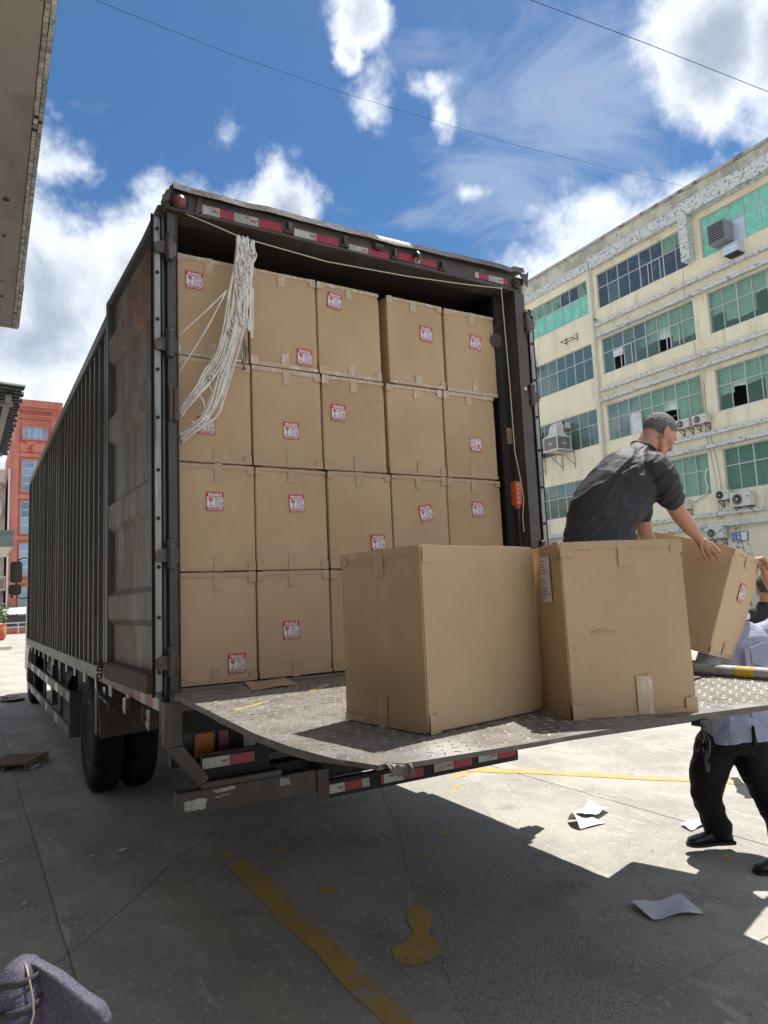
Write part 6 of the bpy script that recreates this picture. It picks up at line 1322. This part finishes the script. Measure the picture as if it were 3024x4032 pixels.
def man_bending():
    B = Blob(); RZ = (0, 0, -yaw); base = Vector((1.8636, -1.2352, 1.13))
    F, S, U = frame((.76, .24, -.62), (.50, .1, .86)); O = Vector((.432, .145, 1.322))
    P = head(B, O, F, S, U)
    nb = Vector((.300, .12, 1.17)); a = P(-.03, 0, -.05)
    B.cap([(*a, .058), (*a.lerp(nb, .55), .058), (*nb, .062)]); B.ell(nb + Vector((.03, -.02, -.03)), (.12, .13, .07))
    # trunk inside the clothes
    B.loft([((.0, 0, .70), (.11, 0, 0), (0, .11, 0)), ((.03, .01, .85), (.12, 0, .02), (0, .12, 0)), ((.12, .03, .97), (.12, 0, -.06), (0, .15, 0)), ((.22, .06, 1.07), (.09, 0, -.09), (0, .16, 0)), ((.30, .1, 1.15), (.05, 0, -.05), (0, .09, 0))])
    for s, v in ((1, -.09), (-1, .09)): B.cap([(.0, v, .66, .08), (.10, v * 1.2, .42, .065), (.0, v * 1.2, .10, .045)])
    # near (right) arm
    B.cap([(.355, -.07, 1.03, .062), (.40, .0, .93, .050), (.475, .08, .845, .044), (.50, .10, .825, .045), (.56, .17, .785, .042), (.62, .235, .745, .030), (.650, .268, .722, .027)])
    B.ell((.675, .29, .705), (.036, .022, .030)); 
    kn = [(.732, .300, .690), (.726, .292, .664), (.713, .300, .648), (.700, .315, .645)]; mid = [(.752, .288, .664), (.744, .284, .632), (.722, .300, .618), (.700, .325, .622)]; tip = [(.766, .272, .640), (.752, .274, .600), (.722, .305, .594), (.702, .33, .604)]
    wr = Vector((.662, .278, .716))
    for k_, m_, t_ in zip(kn, mid, tip): kv = Vector(k_); B.cap([(*wr.lerp(kv, .35), .019), (*kv, .0132), (*m_, .0110), (*t_, .0085)])
    B.cap([(.655, .262, .700, .014), (.645, .245, .672, .0115), (.655, .250, .645, .0095), (.668, .262, .622, .0078)])
    # far (left) arm reaching over the carton
    B.cap([(.33, .27, 1.06, .062), (.36, .33, .85, .050), (.38, .36, .78, .042), (.47, .44, .66, .032), (.54, .50, .58, .027)])
    for k in range(4): q = .018 * k; B.cap([(.55, .50 + q, .56, .014), (.585, .51 + q, .51, .0105), (.60, .52 + q, .47, .009), (.60, .53 + q, .44, .0078)])
    B.cap([(.55, .49, .56, .013), (.58, .465, .52, .010), (.59, .46, .49, .008)])
    body = B.build('person', 'skin', .0052, 4); body.location = base; body.rotation_euler = RZ
    tag(body, 'grey haired man in a charcoal t-shirt bending forward on the tail lift', 'person')
    hair(P, O, F, S, U, body, 'hair'); eyes(P, S, body)
    # t-shirt
    T = Blob(); secs = []
    ol = [((-.180, .60), (.176, .60), .188, .0), ((-.182, .70), (.184, .70), .188, .0), ((-.182, .79), (.190, .77), .182, .005), ((-.138, .905), (.262, .850), .180, .015), ((-.088, 1.00), (.312, .905), .190, .03), ((-.005, 1.105), (.352, .955), .205, .05), ((.10, 1.185), (.385, 1.01), .200, .08), ((.18, 1.222), (.400, 1.075), .165, .10), ((.222, 1.240), (.385, 1.145), .115, .115), ((.254, 1.262), (.388, 1.182), .082, .12), ((.278, 1.276), (.384, 1.212), .070, .122)]
    for (b, f, br, v) in ol:
        b_ = Vector((b[0], v, b[1])); f_ = Vector((f[0], v, f[1])); secs.append(((b_ + f_) / 2, (f_ - b_) / 2, Vector((.15 * br, br, 0))))
    T.loft(secs, 36, 2.3)
    T.cap([(.300, -.055, 1.085, .088), (.345, -.06, 1.03, .085), (.385, -.025, .965, .074), (.402, .0, .935, .070)]); T.ell((.402, .0, .93), (.078, .072, .03), frame((.8, .35, .2), (-.3, -.2, .9)))
    T.cap([(.31, .24, 1.10, .082), (.335, .28, .99, .080), (.35, .31, .90, .070)])
    seeds = [(Vector((.0, -.15, .80)), Vector((.9, 0, -.25)), 1), ]
    def wr_(co, n_):
        p = co; q = Vector((p.x * .8 + p.z * .6, p.y, -p.x * .6 + p.z * .8))
        a = mn.noise(Vector((q.x * 5, q.y * 6, q.z * 20)) + Vector((3, 1, 7))); b = mn.noise(Vector((q.x * 9 + 4, q.y * 8, q.z * 38)))
        c = math.sin((p.x * .55 + p.z) * 62 + 5 * mn.noise(p * 6)); m_ = max(0, mn.noise(p * 5 + Vector((9, 2, 4))) + .15)
        r1 = 1 - abs(a) * 3.2; d = .0078 * max(0, r1) ** 2 + .0030 * (1 - abs(b) * 3) * .6 + .0032 * c * m_
        low = math.exp(-((p.z - .83) / .035) ** 2) * .012 * math.sin(p.y * 8 + 1 + p.x * 10); hem = .006 if p.z < .74 else 0
        d += .010 * mn.noise(Vector((p.x * 6, p.y * 5, p.z * 6)) + Vector((2, 5, 1)))
        return d + low * .5 + hem
    ts = T.build('t_shirt', 'tee', .0062, 5, body, wr_)
    w = MB(); ring = []
    cN = Vector((.330, .122, 1.234)); ax = (a - nb).normalized(); s1 = ax.cross(Vector((0, 1, 0))).normalized(); s2 = ax.cross(s1)
    w.tube([cN - ax * .006 + s1 * .070 * math.cos(k * .314) + s2 * .071 * math.sin(k * .314) for k in range(21)], .009, M['tee'], 8, cap=False); w.build('collar', body, smooth=True)
    Q = Blob(); Q.loft([((.0, .01, .74), (.140, 0, 0), (0, .13, 0)), ((-.0, .01, .68), (.150, 0, 0), (0, .14, 0)), ((.01, .01, .56), (.150, 0, 0), (0, .17, 0))])
    for v in (-.09, .10): Q.cap([(.0, v, .56, .092), (.10, v * 1.2, .42, .082), (.03, v * 1.2, .22, .072), (-.0, v * 1.2, .07, .068)])
    Q.build('trousers', 'trousers', .010, 3, body, lambda c, n_: .006 * mn.noise(c * 9))
    for v in (-.13, .155): shoe(body, (-.05, v, 0), (1, .05 * (1 if v > 0 else -1)))
man_bending()

def man_check():
    b = Vector((3.172, -1.199, 0)); B = Blob(); F, S, U = frame((-.35, -.93, -.05), (0, 0, 1)); O = Vector((-.07, .02, 1.475)); P = head(B, O, F, S, U, .98)
    B.cap([(-.07, .03, 1.41, .056), (-.08, .03, 1.32, .060)]); B.loft([((-.13, .03, .72), (.12, 0, 0), (0, .08, 0)), ((-.10, .03, 1.0), (.15, 0, 0), (0, .10, 0)), ((-.08, .03, 1.22), (.17, 0, 0), (0, .09, 0)), ((-.08, .03, 1.33), (.09, 0, 0), (0, .06, 0))])
    B.cap([(.10, .03, 1.26, .058), (.20, .01, 1.29, .048), (.30, -.02, 1.36, .042), (.24, -.03, 1.44, .040), (.150, -.05, 1.53, .033), (.100, -.07, 1.60, .026)])      # raised arm
    pm_ = Vector((.088, -.08, 1.64)); B.ell(pm_, (.022, .036, .042))
    for k in range(4): y = -.115 + .024 * k; B.cap([(.090, y, 1.67, .0135), (.084, y - .004, 1.705, .0125), (.062, y - .010, 1.738, .0110), (.036, y - .012, 1.730, .0095)])
    B.cap([(.08, -.115, 1.63, .014), (.055, -.14, 1.655, .0115), (.042, -.145, 1.68, .009)])
    B.cap([(-.22, .02, 1.24, .055), (-.29, -.04, 1.12, .048), (-.345, -.05, 1.085, .042), (-.42, .02, 1.10, .036), (-.50, .08, 1.13, .027)])                           # supporting arm
    for k in range(4): B.cap([(-.51, .06 + .02 * k, 1.135, .012), (-.55, .065 + .02 * k, 1.15, .010), (-.575, .07 + .02 * k, 1.17, .008)])
    B.cap([(-.51, .05, 1.14, .012), (-.53, .03, 1.165, .009)])
    B.cap([(-.24, 0, .70, .075), (-.365, -.01, .36, .06), (-.32, .0, .12, .042)]); B.cap([(-.08, -.02, .70, .075), (-.05, -.15, .34, .06), (-.07, -.30, .10, .042)])
    body = B.build('person', 'skin', .0062, 3); body.location = b; body.rotation_euler = (0, 0, -yaw); tag(body, 'man in a blue check shirt and black trousers beside the tail lift', 'person')
    hair(P, O, F, S, U, body, 'darkhair', .98); eyes(P, S, body)
    T = Blob(); T.loft([((-.118, .0, .655), (.232, 0, .02), (0, .205, -.01)), ((-.118, .01, .74), (.222, 0, 0), (0, .195, 0)), ((-.115, .02, .82), (.212, 0, 0), (0, .175, 0)), ((-.105, .02, .98), (.195, 0, 0), (0, .145, 0)), ((-.09, .02, 1.15), (.205, 0, 0), (0, .145, 0)), ((-.08, .025, 1.26), (.20, 0, 0), (0, .125, 0)), ((-.08, .03, 1.325), (.13, 0, 0), (0, .08, 0)), ((-.08, .03, 1.35), (.07, 0, 0), (0, .06, 0))], 40, 2.3)
    T.cap([(.06, .03, 1.25, .085), (.14, .02, 1.28, .082), (.19, .01, 1.295, .080)]); T.cap([(-.20, .02, 1.24, .085), (-.27, -.02, 1.14, .080), (-.315, -.045, 1.095, .072)])
    T.build('shirt', 'check', .008, 3, body, lambda c, n_: .010 * (1 - abs(mn.noise(Vector((c.x * 5 + c.z * 3, c.y * 4, c.z * 5 - c.x * 8)))) * 3.0) * .7 + .004 * mn.noise(c * 22))
    w = MB(); w.box((-.132, -.170, .80), (-.100, -.150, 1.20), M['check']); w.build('placket', body, bevel=.003); w = MB(); w.prism([(-.160, .64), (-.136, .64), (-.146, .76)], 'y', -.222, -.190, M['trousers']); w.build('hem_slit', body)
    w = MB(); w.prism([(-.085, 1.20), (.02, 1.235), (.035, 1.12), (-.02, 1.09), (-.08, 1.11)], 'y', -.142, -.130, M['check']); w.build('chest_pocket', body, bevel=.003)
    Q = Blob(); Q.loft([((-.145, .0, .80), (.15, 0, 0), (0, .12, 0)), ((-.155, .0, .70), (.185, 0, 0), (0, .15, 0)), ((-.18, -.01, .58), (.215, 0, 0), (0, .15, 0))], 30)
    Q.cap([(-.28, .0, .60, .122), (-.345, -.01, .46, .108), (-.375, -.01, .34, .088), (-.345, .0, .22, .078), (-.315, .0, .135, .080)]); Q.cap([(-.085, -.02, .60, .122), (-.065, -.10, .44, .112), (-.04, -.17, .30, .098), (-.05, -.25, .16, .084), (-.06, -.29, .06, .082)])
    Q.build('trousers', 'trousers', .010, 3, body, lambda c, n_: .010 * (1 - abs(mn.noise(Vector((c.x * 7, c.y * 7, c.z * 12)))) * 3) * .6)
    shoe(body, (-.255, .0, .040), (-1, -.10), tilt=R(1)); shoe(body, (-.035, -.30, .0), (-1, -.25))
man_check()

def man_back():
    b = Vector((4.781, -.352, 0)); B = Blob(); F, S, U = frame((.25, .95, -.1), (0, 0, 1)); O = Vector((.012, .01, 1.54)); P = head(B, O, F, S, U)
    B.cap([(.0, -.01, 1.46, .062), (.0, -.01, 1.38, .066)]); B.loft([((.03, 0, .9), (.16, 0, 0), (0, .10, 0)), ((.03, 0, 1.25), (.17, 0, 0), (0, .10, 0)), ((.02, 0, 1.38), (.09, 0, 0), (0, .07, 0))])
    for s, x in ((-1, -.165), (1, .22)): B.cap([(x, 0, 1.32, .058), (x + s * .05, .05, 1.10, .048), (x + s * .03, .20, .98, .038), (x - s * .02, .32, 1.02, .027)]); [B.cap([(x - s * .02 + .018 * (k - 1.5), .33, 1.02, .012), (x - s * .02 + .018 * (k - 1.5), .39, 1.01, .009)]) for k in range(4)]
    for x in (-.07, .13): B.cap([(x, 0, .88, .09), (x, .02, .48, .06), (x, 0, .1, .045)])
    body = B.build('person', 'skin', .008, 3); body.location = b; body.rotation_euler = (0, 0, -yaw); tag(body, 'crop haired man in a black t-shirt at the right edge, seen from behind', 'person')
    hair(P, O, F, S, U, body, 'darkhair', lift=.0022)
    T = Blob(); T.loft([((.03, 0, .88), (.20, 0, 0), (0, .14, 0)), ((.03, 0, 1.1), (.20, 0, 0), (0, .135, 0)), ((.03, 0, 1.27), (.215, 0, 0), (0, .13, 0)), ((.02, 0, 1.37), (.15, 0, 0), (0, .10, 0)), ((.01, 0, 1.405), (.08, 0, 0), (0, .07, 0))], 32, 2.3)
    for s, x in ((-1, -.15), (1, .21)): T.cap([(x, 0, 1.315, .075), (x + s * .045, .03, 1.17, .075)])
    T.build('t_shirt', 'blacktee', .009, 3, body, lambda c, n_: .006 * mn.noise(c * 11)); w = MB(); w.tube([Vector((.005 + .078 * math.cos(k * .4), -.005 + .068 * math.sin(k * .4), 1.412)) for k in range(17)], .007, M['blacktee'], 7, cap=False); w.build('collar', body, smooth=True)
    w = MB(); w.box((-.245, -.08, 1.28), (-.19, -.04, 1.34), M['white_print']); w.build('sleeve_badge', body, bevel=.01)
    Q = Blob(); Q.loft([((.03, 0, .95), (.17, 0, 0), (0, .12, 0)), ((.03, 0, .78), (.19, 0, 0), (0, .13, 0))]); [Q.cap([(x, 0, .8, .11), (x, .02, .45, .085), (x, 0, .08, .075)]) for x in (-.07, .13)]; Q.build('trousers', 'trousers', .012, 3, body)
    for x in (-.07, .13): shoe(body, (x, -.05, 0), (0, 1))
man_back()
def glove():
    B = Blob(); B.ell((0, 0, .03), (.055, .04, .032)); B.cap([(-.05, 0, .01, .018), (.0, .0, .045, .022), (.05, .02, .012, .02)]); B.cap([(.03, -.03, .01, .014), (.06, -.04, .01, .012)])
    o = B.build('work_glove', 'khaki', .005, 2, None, lambda c, n_: .008 * (1 - abs(mn.noise(c * 30)) * 3)); o.location = (2.53, -1.44, 1.095); tag(o, 'crumpled khaki work glove lying behind the steel pipe under the tilted carton', 'glove')
glove()

def bag():
    T = thing('fabric_bag', 'purple grey fabric bag with black webbing straps standing at the lower left corner', 'bag', (-.812, -1.448, 0), (0, 0, -yaw))
    B = Blob(); sec = []
    for z, u, hw, hv in ((.594, -.070, .016, .03), (.584, -.070, .036, .05), (.563, -.070, .050, .07), (.530, -.070, .061, .09), (.495, -.072, .073, .10), (.45, -.075, .078, .11), (.38, -.072, .08, .12), (.20, -.06, .085, .13), (.0, -.06, .08, .12)): sec.append(((u, .0, z), (hw, 0, 0), (0, hv, 0)))
    B.loft(sec, 32, 2.5); B.build('front_lobe', 'bagcloth', .006, 4, T, lambda c, n_: .005 * mn.noise(c * 14))
    B = Blob(); pr = [(-.07, .590), (-.02, .588), (.04, .548), (.12, .484), (.168, .452), (.186, .42), (.186, .2), (.18, .0), (-.06, .0)]
    w = B.w; w.prism(pr, 'y', -.022, .022, M['skin']); B.build('side_body', 'bagcloth', .006, 4, T, lambda c, n_: .006 * mn.noise(c * 9) + .004 * math.sin(c.x * 30 + c.z * 22))
    for z0, z1, hw, hv, tl in ((.538, .560, .0545, .080, .10), (.465, .489, .0700, .099, .14)):
        w = MB(); v = []; n = 30
        for k in range(n + 1):
            a = math.pi * (1.02 + .96 * k / n); e = 2 / 2.5; ct, st = math.cos(a), math.sin(a); x = -.068 + (hw + .004) * abs(ct) ** e * (1 if ct > 0 else -1); y = -(hv + .004) * abs(st) ** e
            dz = tl * (x + .068) * 1.6; arch = .012 * (1 - ((x + .068) / hw) ** 2)
            for z in (z0, z1):
                for o in (0, .0035): v.append((x * 1 + (0 if o == 0 else (x + .068) / hw * .002), y - o * .6, z + dz + arch))
        f = []
        for k in range(n): a = k * 4; f += [(a + 1, a + 5, a + 7, a + 3), (a, a + 2, a + 6, a + 4), (a, a + 4, a + 5, a + 1), (a + 2, a + 3, a + 7, a + 6)]
        w.add(v, f, M['webbing']); w.build('webbing_strap', T, smooth=True, fix=False)
    w = MB(); w.tube([(-.040, -.030, .590), (-.022, -.052, .572), (-.012, -.058, .545), (-.003, -.062, .51), (.002, -.066, .475), (-.004, -.092, .43), (-.012, -.10, .38), (-.015, -.10, .1)], .0032, M['piping'], 8); w.build('piping', T, smooth=True)
    w = MB(); w.tube([(.118, -.022, .452), (.150, -.022, .434), (.168, -.022, .412), (.174, -.022, .38), (.176, -.022, .1)], .003, M['piping'], 8); w.build('piping', T, smooth=True)
    w = MB(); w.tube([(-.035, -.108, .455), (-.045, -.118, .44), (-.03, -.122, .432), (-.012, -.115, .440), (-.015, -.108, .455)], .006, M['bagcloth'], 8); w.tube([(-.018, -.112, .432), (-.03, -.118, .40), (-.045, -.12, .33)], .0045, M['piping'], 8); w.build('zip_pull', T, smooth=True)
bag()
